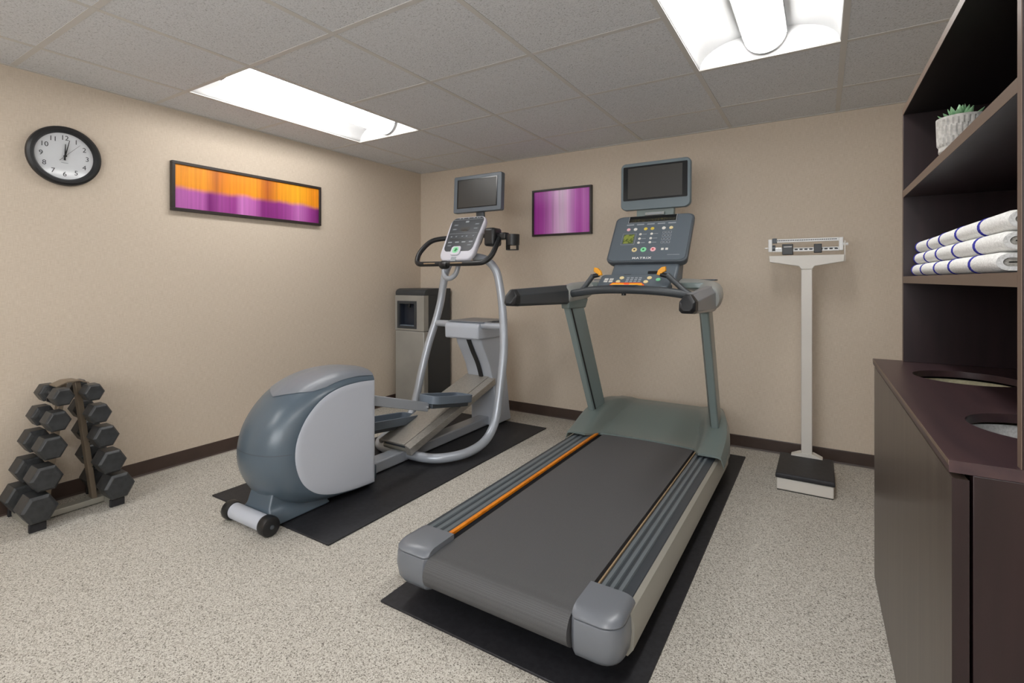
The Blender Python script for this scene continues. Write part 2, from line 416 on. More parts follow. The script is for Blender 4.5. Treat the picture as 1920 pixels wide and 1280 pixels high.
def troffer(x0, y0, label):
    W_, L = .61, 1.22
    t = thing('ceiling_light', label, 'ceiling light', (x0+W_/2, y0+L/2, H), group=None)
    g = .013
    # curved reflectors
    for s in (0, 1):
        rows = []
        for k in range(11):
            a = k/10*PI/2
            px = g+(.215)*(1-math.cos(a)); pz = .115*math.sin(a)
            xx = x0+px if s == 0 else x0+W_-px
            rows.append([(xx, y0+g, H+pz), (xx, y0+L-g, H+pz)])
        mb = MB()
        mb.loft(rows, cap=False, closed=False)
        o = obj('reflector', mb, M_white, t)
        sd = o.modifiers.new('thick', 'SOLIDIFY'); sd.thickness = .002; sd.offset = 0
    obj('top_pan', MB().box(x0+.2, x0+W_-.2, y0+g, y0+L-g, H+.117, H+.121), M_white, t, smooth=False)
    for yy in (y0+g, y0+L-g):
        obj('end_plate', MB().box(x0+g, x0+W_-g, yy-.0015, yy+.0015, H-.001, H+.12), M_white, t, smooth=False)
    r = .086; cz = H+.096
    prof = [(r*math.sin(a), -r*math.cos(a)) for a in [(-100+200*k/24)*PI/180 for k in range(25)]]
    ln = obj('diffuser', MB().loft([[(x0+W_/2+px, yy, cz+pz) for px, pz in prof] for yy in (y0+.035, y0+L-.035)], cap=True, closed=True), M_lens, t)
    for sx in (-1, 1):
        obj('diffuser_edge', MB().box(x0+W_/2+sx*.0885-.002, x0+W_/2+sx*.0885+.002, y0+.035, y0+L-.035, H+.080, H+.114), M_edgeg, t, smooth=False)
    for yy in (y0+.018, y0+L-.035):
        rr = r+.004
        p2 = [(rr*math.sin(a), -rr*math.cos(a)) for a in [(-100+200*k/24)*PI/180 for k in range(25)]]
        obj('diffuser_rim', MB().loft([[(x0+W_/2+px, q, cz+pz) for px, pz in p2] for q in (yy, yy+.017)]), M_edgeg, t)
    return t
troffer(.370, -2.296, 'recessed white troffer glowing in the ceiling above the left wall picture')
troffer(2.81, -2.296, 'recessed white troffer cut by the top edge above the scale')
troffer(.370, -4.736, 'added fill troffer behind the viewer near the left wall')  # unseen fixture, added to raise the room brightness
troffer(2.81, -4.126, 'added fill troffer behind the viewer on the cabinet side')  # unseen fixture, added to brighten the right side of the room

# ------------------------------------------------------------------ wall things
def picture(nm, label, T, wd, ht, m, fw=.018, dp=.03):
    t = thing(nm, label, 'picture', T.translation)
    mb = MB()
    mb.box(-wd/2, wd/2, -ht/2, -ht/2+fw, 0, dp, T).box(-wd/2, wd/2, ht/2-fw, ht/2, 0, dp, T)
    mb.box(-wd/2, -wd/2+fw, -ht/2+fw, ht/2-fw, 0, dp, T).box(wd/2-fw, wd/2, -ht/2+fw, ht/2-fw, 0, dp, T)
    obj('frame', mb, M_frame, t, bevel=.0015)
    obj('canvas', MB().box(-wd/2+fw, wd/2-fw, -ht/2+fw, ht/2-fw, .001, dp-.01, T), m, t, smooth=False)
TL = lambda y, z: rot_frame((0, y, z), (0, 1, 0), (0, 0, 1))     # left wall, n = +x
TB = lambda x, z: rot_frame((x, 0, z), (1, 0, 0), (0, 0, 1))      # back wall, n = -y
picture('wall_picture', 'long framed print of orange over magenta bands on the left wall', TL(-1.69, 1.703), 1.05, .30, M_art1)
picture('wall_picture', 'small framed magenta striped print on the back wall between the two machines', TB(1.535, 1.688), .535, .385, M_art2, fw=.016)

def clock():
    T = TL(-2.71, 1.772)
    t = thing('wall_clock', 'round black-rimmed wall clock with white face on the left wall', 'clock', T.translation)
    obj('frame', MB().lathe([(.118, .012), (.148, .0), (.153, .012), (.150, .028), (.140, .036), (.128, .034), (.120, .022), (.118, .012)], 64, T, cap=False), M_black, t)
    obj('face', MB().lathe([(0.001, .0), (.12, .0), (.12, .014), (.001, .014)], 64, T), M_clockf, t)
    M_num = mat('numeral_print', '3a3c40', .5)
    for k in range(1, 13):
        a = PI/2-k*PI/6
        text(str(k), .034, T @ Matrix.Translation((.093*math.cos(a), .093*math.sin(a), .0145)), M_num, t, 'numeral', th=.0004)
    def hand(nm, a, l, wd, z, tail=.02):
        ang = PI/2-a
        Tm = T @ Matrix.Rotation(ang, 4, 'Z')
        obj(nm, MB().prism([(-tail, -wd), (l, -wd*.4), (l, wd*.4), (-tail, wd)], z, z+.0015, Tm), M_black, t)
    hand('hour_hand', math.radians(1.5), .062, .0035, .018, .022)
    hand('minute_hand', math.radians(12), .085, .003, .021, .02)
    hand('second_hand', math.radians(42), .09, .0009, .024, .035)
    obj('hub', MB().lathe([(.001, .014), (.006, .014), (.006, .027), (.001, .027)], 20, T), M_black, t)
    obj('maker_mark', MB().box(-.014, .014, -.036, -.033, .0142, .0147, T), M_printg, t, smooth=False)
clock()

# ------------------------------------------------------------------ mats
tag(obj('rubber_mat', MB().box(.625, 1.555, -2.29, -.315, 0, .008), M_rub, bevel=.002, origin=(1.09, -1.3, 0)), 'black rubber mat lying under the elliptical machine', 'mat')
tag(obj('rubber_mat', MB().box(2.02, 2.925, -2.435, -.195, 0, .008), M_rub, bevel=.002, origin=(2.47, -1.3, 0)), 'black rubber mat lying under the treadmill', 'mat')

# ------------------------------------------------------------------ water cooler in the corner
def cooler():
    t = thing('water_cooler', 'tall silver and black water cooler standing in the room corner', 'water cooler', (.22, -.21, 0))
    x0, x1, y0, y1 = .05, .395, -.395, -.03
    obj('cabinet', MB().box(x0, x1, y0+.05, y1, .0, 1.0), M_coold, t, bevel=.008)
    def topprof(x): return [(x, y0+.005, .995), (x, y0+.005, 1.025), (x, y0+.02, 1.045), (x, y0+.05, 1.055), (x, y1, 1.055), (x, y1, .995)]
    obj('lid', MB().loft([topprof(x0-.003), topprof(x1+.003)]), M_coold, t, bevel=.006)
    obj('lower_front', MB().box(x0, x1, y0, y0+.06, .03, .68), M_cool, t, bevel=.01, seg=3)
    mb = MB()
    ax0, ax1, az0, az1 = x0+.03, x1-.085, .70, .945
    mb.box(x0, ax0, y0, y0+.06, .683, .995).box(ax1, x1, y0, y0+.06, .683, .995)
    mb.box(ax0, ax1, y0, y0+.06, .683, az0).box(ax0, ax1, y0, y0+.06, az1, .995)
    obj('upper_front', mb, M_cool, t)
    mb = MB(); bw = .026
    mb.box(ax0, ax0+bw, y0-.006, y0+.02, az0, az1).box(ax1-bw, ax1, y0-.006, y0+.02, az0, az1)
    mb.box(ax0+bw, ax1-bw, y0-.006, y0+.02, az0, az0+.022).box(ax0+bw, ax1-bw, y0-.006, y0+.02, az1-bw, az1)
    obj('alcove_frame', mb, M_coold, t, bevel=.002)
    rings = [[(ax0+bw-.001, y0+.01, az0+.02), (ax1-bw+.001, y0+.01, az0+.02), (ax1-bw+.001, y0+.01, az1-bw+.002), (ax0+bw-.001, y0+.01, az1-bw+.002)],
             [(ax0+bw+.01, y0+.049, az0+.03), (ax1-bw-.01, y0+.049, az0+.03), (ax1-bw-.01, y0+.049, az1-bw-.005), (ax0+bw+.01, y0+.049, az1-bw-.005)]]
    mb = MB(); mb.add(rings[0]+rings[1], [(0, 1, 5, 4), (1, 2, 6, 5), (2, 3, 7, 6), (3, 0, 4, 7), (4, 5, 6, 7)])
    obj('alcove', mb, M_coola, t, smooth=False)
    obj('drip_tray', MB().box(ax0+bw+.003, ax1-bw-.003, y0-.002, y0+.046, az0+.022, az0+.03), M_pedal, t, bevel=.002)
    obj('spout', MB().cyl(((ax0+ax1)/2, y0+.03, az1-bw-.002), ((ax0+ax1)/2, y0+.03, az1-.06), .012), M_black, t)
    obj('plinth', MB().box(x0+.01, x1-.01, y0+.02, y0+.055, 0, .03), M_black, t)
cooler()

# ------------------------------------------------------------------ dumbbell rack and dumbbells
RX, RY = .205, -2.748
LEV = [(.585, .058, .043), (.478, .079, .049), (.362, .101, .055), (.232, .124, .060), (.105, .150, .066)]   # z, |dy|, hex radius
def rack():
    t = thing('dumbbell_rack', 'a-frame dumbbell rack with pale grey base against the left wall', 'rack', (RX, RY, 0))
    for s in (-1, 1):
        yb = RY+s*.150
        obj('foot_bar', MB().box(.035, .325, yb-.018, yb+.018, .004, .034), M_rack, t, bevel=.002)
        for x0 in (.022, .318):
            obj('end_cap', MB().box(x0, x0+.02, yb-.03, yb+.03, 0, .037), M_rub, t, bevel=.003)
        # leg
        p = [(RX-.005+dx, RY+s*(yy), z) for yy, z in ((.107, .03), (.030, .632)) for dx in (0,)]
        obj('leg', MB().hexa([(RX-.02, RY+s*.095-.011, .03), (RX+.02, RY+s*.095-.011, .03), (RX+.02, RY+s*.095+.011, .03), (RX-.02, RY+s*.095+.011, .03),
                              (RX-.02, RY+s*.026-.011, .632), (RX+.02, RY+s*.026-.011, .632), (RX+.02, RY+s*.026+.011, .632), (RX-.02, RY+s*.026+.011, .632)]), M_rackd, t, bevel=.002)
        for z, dy, r in LEV:
            yl = .095-.069*(z-.03)/.602
            y0, y1 = RY+s*(yl+.0105), RY+s*(dy+.018)
            if z < .15: continue
            mb = MB()
            for xx in (RX-.036, RX+.030):
                a, b = min(y0, y1), max(y0, y1)
                mb.box(xx, xx+.006, a, b, z-.034, z-.0165)
            mb.box(RX-.036, RX+.036, min(y0, y1), max(y0, y1), z-.037, z-.034)
            obj('saddle', mb, M_black, t)
    obj('base_rail', MB().box(RX-.025, RX+.025, RY-.150+.018, RY+.150-.018, .006, .034), M_rack, t, bevel=.002)
    obj('top_plate', MB().loft([[(RX-dx, RY-.062, .622), (RX-dx, RY-.022, .638), (RX-dx, RY+.022, .638), (RX-dx, RY+.062, .622),
                                 (RX-dx, RY+.062, .627), (RX-dx, RY+.022, .644), (RX-dx, RY-.022, .644), (RX-dx, RY-.062, .627)] for dx in (.05, -.05)]), M_rackd, t)
rack()
hexes = ['top', 'second', 'third', 'fourth', 'bottom']
for s, side in ((-1, 'left'), (1, 'right')):
    for i, (z, dy, r) in enumerate(LEV):
        sz = ['smallest ', 'second smallest ', 'middle sized ', 'second largest ', 'largest '][i]
        L = .105+.008*i
        yc = RY+s*dy
        t = thing('dumbbell', 'black rubber hex dumbbell on the %s side of the rack, %s level' % (side, hexes[i]), 'dumbbell', (RX, yc, z), group='hex dumbbells on the rack')
        T = Matrix.Translation((RX, yc, z))
        for e in (-1, 1):
            prof = [(.05, r*.55), (.053, r*.86), (.06, r), (L+.018, r), (L+.026, r*.86), (L+.028, r*.8)]
            tw = math.radians(0)
            rings = [[(e*x, rr*math.cos(k*PI/3+tw), rr*math.sin(k*PI/3+tw)*1.04) for k in range(6)] for x, rr in prof]
            obj('head', MB().loft(rings, T=T), M_hex, t, bevel=.0015, smooth=False)
        obj('handle', MB().sweep([(RX-.052, yc, z), (RX-.025, yc, z), (RX, yc, z), (RX+.025, yc, z), (RX+.052, yc, z)], [.0125, .0145, .0155, .0145, .0125], 16), M_chrome, t)

# ------------------------------------------------------------------ elliptical machine
XC = 1.10
def elliptical():
    t = thing('elliptical_machine', 'blue-grey elliptical machine with rounded rear drive housing on its mat', 'exercise machine', (XC, -1.3, 0))
    ZB = .008
    outer = [(-1.76, .648), (-1.88, .668), (-2.02, .662), (-2.16, .625), (-2.27, .555), (-2.35, .455), (-2.385, .34), (-2.375, .23), (-2.32, .13), (-2.22, .065), (-2.08, .032), (-1.92, .022), (-1.76, .02)]
    side = [(-1.785, .597), (-1.90, .604), (-2.02, .595), (-2.12, .560), (-2.20, .495), (-2.25, .415), (-2.268, .335), (-2.258, .25), (-2.22, .17), (-2.15, .108), (-2.05, .070), (-1.92, .050), (-1.785, .042)]
    offs = [(-.185, 1.0), (-.183, .93), (-.172, .72), (-.150, .44), (-.115, .2), (-.06, .05), (0, 0), (.06, .05), (.115, .2), (.150, .44), (.172, .72), (.183, .93), (.185, 1.0)]
    n = 5
    O = crom(outer, n); S = crom(side, n)
    split = next(i for i, p in enumerate(O) if p.y < .335)
    def rows(i0, i1, grow=0, orange=None):
        R = []
        for x, k in (orange or offs):
            row = []
            for i in range(i0, i1):
                p = O[i]*(1-k)+S[i]*k
                if grow:
                    c = Vector((-1.95, .34)); d = (p-c).normalized(); p = p+d*grow
                row.append((XC+x, p.x, p.y))
            R.append(row)
        return R
    N = len(O)
    def shell(nm, i0, i1, m):
        R = rows(i0, i1)
        mb = MB()
        mb.loft(R, cap=False, closed=False)
        # close: side faces and front
        for r in (R[0], R[-1]): mb.add(r, [list(range(len(r)))])
        edge = [r[0] for r in R]; e2 = [r[-1] for r in R]
        if nm == 'upper_housing':
            mb.add(edge+[(p[0], p[1], .337) for p in edge], [(i, i+1, i+1+len(edge), i+len(edge)) for i in range(len(edge)-1)])
            mb.add(e2, [list(range(len(e2)))])
            mb.add([edge[0], (edge[0][0], edge[0][1], .337), e2[0]], [(0, 1, 2)])
            mb.add([edge[-1], (edge[-1][0], edge[-1][1], .337), e2[-1]], [(0, 1, 2)])
        else:
            mb.add(e2+[(p[0], p[1], .333) for p in e2], [(i, i+1, i+1+len(e2), i+len(e2)) for i in range(len(e2)-1)])
            mb.add([e2[0], (e2[0][0], e2[0][1], .333), edge[0]], [(0, 1, 2)])
            mb.add([e2[-1], (e2[-1][0], e2[-1][1], .333), edge[-1]], [(0, 1, 2)])
        return obj(nm, mb, m, t, ang=50)
    hu = shell('upper_housing', 0, split, M_slate)
    hl = shell('lower_housing', split-1, N, M_slate)
    # thin seam core
    R = []
    for x, k in offs[1:-1]:
        p = O[split-1]*(1-k)+S[split-1]*k; q = O[split]*(1-k)+S[split]*k
        c = Vector((-1.95, .34)); p = p+(p-c).normalized()*.0007; d = (q-p).normalized()*.0012
        R.append([(XC+x*1.002, (p-d).x, (p-d).y), (XC+x*1.002, (p+d).x, (p+d).y)])
    obj('housing_seam', MB().loft(R, cap=False, closed=False), M_dkgrey, t)
    # top cover insert
    def kk_(x):
        for (xa_, ka_), (xb_, kb_) in zip(offs[:-1], offs[1:]):
            if xa_ <= x <= xb_: return ka_+(kb_-ka_)*(x-xa_)/(xb_-xa_)
    topo = [(x, kk_(x)) for x in [-.168+.336*q/24 for q in range(25)]]
    R = rows(0, 21, grow=.0032, orange=topo)
    R2 = []
    for j, r in enumerate(R):
        f = 1-abs(j-12)/12.0
        cf = 6.5*(f**.4)+12.5; q = []
        for i in range(17):
            u = cf*i/16; a_ = min(int(u), len(r)-2); fr_ = min(u-a_, 1.0)
            q.append(tuple(Vector(r[a_])*(1-fr_)+Vector(r[a_+1])*fr_))
        R2.append(q)
    obj('top_cover', MB().loft(R2, cap=False, closed=False), M_slate2, t, ang=60)
    # side panels
    for s in (-1, 1):
        P = [Vector((-1.79+(p.x+1.79)*.985, .32+(p.y-.32)*.985)) for p in S]
        ring = lambda x, q: [(XC+s*x, -1.96+(p.x+1.96)*q, .32+(p.y-.32)*q) for p in P]
        obj('side_panel', MB().loft([ring(.180, 1), ring(.188, 1), ring(.191, .975), ring(.1915, .9)]), M_lilac, t, ang=40)
    # front bracket and centre rail
    obj('rail_socket', MB().box(XC-.07, XC+.115, -1.80, -1.70, .015, .10), M_slate, t, bevel=.01)
    obj('base_rail', MB().box(XC-.05, XC+.05, -2.2, -.36, .012, .078), M_tube, t, bevel=.008)
    # rear neck, stabiliser and wheels
    obj('rear_foot', MB().loft([[(XC+.01+sx*hx, y, z) for sx, y, in ((-1, y0), (1, y0), (1, y1), (-1, y1))] for z, hx, y0, y1 in ((.012, .125, -2.345, -2.02), (.05, .115, -2.345, -2.05), (.085, .09, -2.335, -2.1), (.15, .085, -2.315, -2.15))]), M_slate, t, bevel=.01, seg=3)
    yw, zw = -2.372, .044
    obj('stabilizer_tube', MB().cyl((XC-.115, yw, zw+.002), (XC+.125, yw, zw+.002), .036, 28), M_lilac, t)
    for x in (XC-.165, XC+.125):
        T = rot_frame((x, yw, zw), (0, 1, 0), (0, 0, 1))
        prof = [(.001, 0), (.034, 0), (.041, .006), (.044, .014), (.044, .044), (.041, .052), (.034, .056), (.001, .056)]
        w_ = obj('transport_wheel', MB().lathe(prof, 32, T), M_black, t)
        if x > XC:
            obj('wheel_bolt', MB().lathe([(.001, .056), (.009, .056), (.009, .059), (.001, .059)], 12, T), M_dkgrey, w_)
    # front frame tubes
    r = .029
    for s, nm in ((-1, 'left'), (1, 'right')):
        P = [(XC+s*.03, -1.375, .042), (XC+s*.17, -1.37, .042), (XC+s*.27, -1.32, .042), (XC+s*.340, -1.20, .044), (XC+s*.358, -1.06, .055), (XC+s*.365, -.96, .095), (XC+s*.368, -.89, .17), (XC+s*.368, -.85, .27),
             (XC+s*.361, -.797, .45), (XC+s*.345, -.742, .64), (XC+s*.311, -.695, .82), (XC+s*.285, -.672, .96), (XC+s*.262, -.668, 1.09), (XC+s*.23, -.672, 1.20), (XC+s*.16, -.69, 1.275), (XC+s*.06, -.70, 1.30)]
        P = [(a, b, c+ZB-.004) for a, b, c in P]
        obj('frame_tube', MB().sweep(P, r, 18, smooth=5), M_tube, t)
    obj('console_bracket', MB().sweep([(XC-.24, -.69, 1.205), (XC-.20, -.72, 1.155), (XC-.14, -.735, 1.145), (XC-.09, -.73, 1.18), (XC-.07, -.72, 1.26)], .019, 14, smooth=5), M_tube, t)
    obj('crossbar', MB().cyl((XC-.32, -.70, .80), (XC+.32, -.70, .80), .025, 18), M_tube, t)
    # shroud tower
    prof = [(-.735, .80), (-.70, .67), (-.64, .58), (-.585, .49), (-.545, .38), (-.515, .26), (-.50, .14), (-.50, .012), (-.265, .012), (-.285, .09), (-.335, .38), (-.365, .60), (-.395, .76), (-.44, .80)]
    Pz = [Vector((a, b)) for a, b in prof]
    c = Vector((-.47, .42))
    def pr(x, k, kk=1): return [(x, c.x+(p.x-c.x)*k, (c.y+(p.y-c.y)*(1-(1-k)*.4))) for p in Pz]
    obj('lift_shroud', MB().loft([pr(XC-.115, .93), pr(XC-.10, .985), pr(XC-.08, 1), pr(XC+.08, 1), pr(XC+.10, .985), pr(XC+.115, .93)]), M_shroud, t, bevel=.004, ang=30)
    fr = [Vector(p) for p in ((-.715, .695), (-.66, .598), (-.60, .505), (-.555, .40), (-.525, .28))]
    FR = crom([(p.x, p.y) for p in fr], 5)
    mb = MB()
    mb.loft([[(XC+a, p.x-.012+d, p.y-.002) for p in FR] for a, d in ((.005, .012), (.005, 0), (.038, 0), (.038, .012))], cap=False, closed=False)
    obj('lift_slot', mb, M_black, t)
    # cover of the cross bar
    def cp(x): return [(x, -.755, .70), (x, -.76, .79), (x, -.745, .815), (x, -.46, .82), (x, -.42, .80), (x, -.42, .70), (x, -.55, .695)]
    obj('shroud_cap', MB().loft([cp(XC-.175), cp(XC+.135)]), M_shroud, t, bevel=.012, seg=3)
    obj('cap_lid', MB().box(XC-.165, XC+.16, -.73, -.40, .821, .828), M_slate2, t, bevel=.002)
    # ramp
    a = Vector((0, -1.455, .135)); b = Vector((0, -.53, .405)); d = (b-a); L = d.length; d.normalize()
    T = rot_frame((XC, a.y, a.z), (1, 0, 0), d)   # local x across, y along ramp, z normal
    obj('ramp_plate', MB().box(-.11, .085, 0, L, -.012, 0, T), M_alu, t, bevel=.002)
    mb = MB(); mb.box(-.135, -.112, .0, L, -.03, -.006, T)
    obj('ramp_side_rail', mb, M_alu, t, bevel=.002)
    mb = MB(); mb.hexa([T @ Vector(p) for p in ((.087, 0, -.07), (.125, 0, -.07), (.125, L, -.07), (.087, L, -.07), (.087, 0, -.004), (.128, 0, -.022), (.128, L, -.022), (.087, L, -.004))])
    obj('ramp_side_rail', mb, M_alu, t, bevel=.002)
    obj('ramp_core', MB().box(-.10, .086, .02, L-.02, -.06, -.013, T), M_dkgrey, t)
    obj('ramp_roller', MB().cyl(T @ Vector((-.12, .03, -.055)), T @ Vector((.12, .03, -.055)), .017, 16), M_skirt, t)
    # pedals with arms
    def pedal(xc, yb, zb, yf, zf, arm):
        ex = Vector((1, 0, 0)); ey = Vector((0, yf-yb, zf-zb)); L = ey.length
        T = rot_frame((xc, yb, zb), ex, ey)
        po = rrect(.165, L, .05, 6, 0, L/2); pi_ = rrect(.143, L-.022, .04, 6, 0, L/2)
        mb = MB(); n = len(po)
        vs = [(x, y, 0) for x, y in po]+[(x, y, .05) for x, y in po]+[(x, y, .05) for x, y in pi_]+[(x, y, .006) for x, y in pi_]
        fs = [list(range(n))[::-1]]+[(i, (i+1) % n, n+(i+1) % n, n+i) for i in range(n)]
        fs += [(n+i, n+(i+1) % n, 2*n+(i+1) % n, 2*n+i) for i in range(n)]+[(2*n+i, 2*n+(i+1) % n, 3*n+(i+1) % n, 3*n+i) for i in range(n)]+[list(range(3*n, 4*n))]
        mb.add(vs, fs, T)
        o = obj('pedal', mb, M_pedal, t, bevel=.002)
        obj('pedal_tread', MB().prism(rrect(.136, L-.03, .036, 6, 0, L/2), .0062, .0085, T), M_slate, o)
        obj('pedal_bracket', MB().box(-.03, .045, .02, L-.02, -.03, -.001, T), M_dkgrey, t, bevel=.003)
        A, B = arm
        dd = Vector(B)-Vector(A); TT = rot_frame(A, (1, 0, 0), dd)
        obj('pedal_arm', MB().box(-.022, .022, 0, dd.length, -.028, .028, TT), M_tube, t, bevel=.004)
        obj('pedal_bolt', MB().cyl(Vector(B)+Vector((.0, -.01, 0)), Vector(B)+Vector((.034, -.01, 0)), .009, 12), M_chrome, t)
    pedal(1.225, -1.31, .36, -.90, .292, ((1.225, -1.77, .475), (1.225, -1.30, .335)))
    pedal(.95, -1.62, .225, -1.14, .17, ((.95, -1.80, .25), (.95, -1.60, .205)))
    # pulley cable seen between
    # handlebar loop
    zz = 1.248
    P = [(XC-.10, -.62, 1.455), (XC-.22, -.66, 1.455), (XC-.305, -.75, 1.43), (XC-.335, -.84, 1.35), (XC-.332, -.885, 1.285), (XC-.30, -.905, 1.252), (XC-.22, -.91, zz), (XC, -.91, zz), (XC+.22, -.91, zz), (XC+.29, -.90, 1.258), (XC+.325, -.865, 1.30), (XC+.325, -.80, 1.38), (XC+.30, -.73, 1.44), (XC+.2, -.66, 1.46), (XC+.10, -.62, 1.46)]
    obj('handlebar', MB().sweep(P, .0185, 16, smooth=5), M_black, t)
    for x0, x1 in ((.868, .975), (1.115, 1.22)):
        obj('contact_strip', MB().box(x0, x1, -.930, -.918, zz-.001, zz+.008), M_tan, t, bevel=.002)
    obj('handlebar_clamp', MB().lathe([(.001, -.03), (.026, -.03), (.03, -.02), (.03, .02), (.026, .03), (.001, .03)], 20, rot_frame((XC-.055, -.905, zz-.008), (0, 1, 0), (0, 0, 1))), M_black, t)
    # console
    o0 = Vector((XC, -.862, 1.272)); o1 = Vector((XC, -.672, 1.605)); Lc = (o1-o0).length
    T = rot_frame(o0, (1, 0, 0), o1-o0)
    def trap(wb, wt, y0, y1, r, z0, z1, inset=0):
        base = rrect(1, 1, r, 6, 0, .5)
        return [((x*(wb+(wt-wb)*y)), y0+(y1-y0)*y) for x, y in base]
    bd = trap(.30, .33, 0, Lc, .17, 0, 0)
    rings = [[(x*k, Lc/2+(y-Lc/2)*k, z) for x, y in bd] for k, z in ((.80, -.065), (.97, -.03), (1, -.012), (.985, .0), (.95, .005))]
    con = obj('console', MB().loft(rings, T=T), M_conwhite, t, ang=50)
    pl = trap(.255, .295, .075, Lc-.012, .13, 0, 0)
    obj('face_plate', MB().prism(pl, .004, .0065, T), M_plated, con)
    def b(x, y, w_, h_, m, nm='key', z=.0066, dz=.0012): obj(nm, MB().prism(rrect(w_, h_, min(w_, h_)*.3, 3, x, y), z, z+dz, T), m, con)
    b(0, Lc*.925, .27, .0025, M_printg, 'divider'); b(0, Lc*.60, .255, .002, M_printg, 'divider')
    b(0, Lc*.465, .21, .012, M_black, 'slot')
    b(.0, Lc*.70, .085, .032, M_screen, 'display'); b(.002, Lc*.675, .05, .018, mat('amber_glass', '6a5848', .4), 'display')
    b(0, Lc*.87, .03, .016, M_printg, 'maker_mark')
    for x in (-.095, .098):
        for k in range(2): b(x, Lc*(.80-.10*k), .045, .016, M_dkgrey); b(x, Lc*(.80-.10*k)+.001, .028, .004, M_printg, 'print', .0078, .0004)
    for x in (-.10, -.055, .0, .04, .10):
        b(x, Lc*.53, .022, .017, M_dkgrey); b(x, Lc*.53, .01, .006, M_printg, 'print', .0078, .0004)
    for x in (-.095, -.03, .03, .095):
        b(x, Lc*.40, .035, .009, M_printg); 
    for x in (-.09, .09): b(x, Lc*.325, .04, .012, M_dkgrey); b(x, Lc*.325, .026, .004, M_printg, 'print', .0078, .0004)
    for x in (-.08, -.05, .0, .05, .08, .1): b(x, Lc*.955, .012, .006, M_printg, 'print')
    hub = obj('start_pad', MB().prism(rrect(.085, .075, .02, 5, -.01, Lc*.2), .004, .016, T), M_conwhite, con, bevel=.004)
    obj('start_key', MB().prism(rrect(.05, .05, .02, 6, -.01, Lc*.21), .016, .0175, T), M_bg, con)
    obj('runner_mark', MB().prism([(-.022, Lc*.21-.012), (.004, Lc*.21-.015), (.002, Lc*.21-.004), (.012, Lc*.21+.002), (-.004, Lc*.21+.014), (-.02, Lc*.21+.006), (-.012, Lc*.21)], .0176, .0182, T), M_bgd, con)
    obj('console_stem', MB().box(-.035, .015, -.03, .03, -.03, .006, T), M_printg, t, bevel=.004)
    # cup holder and side pod
    obj('side_pod', MB().box(1.31, 1.40, -.80, -.69, 1.37, 1.50), M_black, t, bevel=.02, seg=3)
    obj('pod_arm', MB().box(1.39, 1.47, -.76, -.70, 1.415, 1.465), M_black, t, bevel=.01)
    ring = MB()
    T2 = Matrix.Translation((1.505, -.72, 1.375))
    ring.lathe([(.038, 0), (.046, 0), (.048, .055), (.048, .075), (.042, .075), (.040, .008), (.038, .008)], 24, T2, cap=False)
    o = obj('cup_holder', ring, M_black, t)
    obj('cup_floor', MB().lathe([(.001, -.035), (.042, -.035), (.042, -.030), (.001, -.030)], 24, T2), M_black, t)
    obj('cup_strut', MB().box(1.458, 1.475, -.735, -.705, 1.342, 1.44), M_black, t)
    obj('cup_strut', MB().box(1.539, 1.548, -.73, -.71, 1.342, 1.38), M_black, t)
    # tv
    Tm = rot_frame((XC+.005, -.60, 1.652), (1, 0, 0), (0, .05, 1))
    mon = obj('monitor', MB().prism(rrect(.445, .285, .012, 4, 0, .1425), -.045, 0, Tm), mat('blue_grey_bezel', '5b646d', .4), t, bevel=.004)
    obj('screen', MB().box(-.178, .178, .04, .25, .0005, .002, Tm), M_screen, mon, smooth=False)
    mb = MB(); fw = .006
    mb.box(-.186, .186, .033, .04, 0, .004, Tm).box(-.186, .186, .25, .257, 0, .004, Tm).box(-.186, -.178, .04, .25, 0, .004, Tm).box(.178, .186, .04, .25, 0, .004, Tm)
    obj('screen_rim', mb, M_bezel, mon)
    obj('monitor_post', MB().sweep([(XC, -.72, 1.30), (XC, -.58, 1.42), (XC, -.535, 1.55), (XC, -.545, 1.72)], [(.04, .02)]*4, 12, smooth=3), M_dkgrey, t)
elliptical()

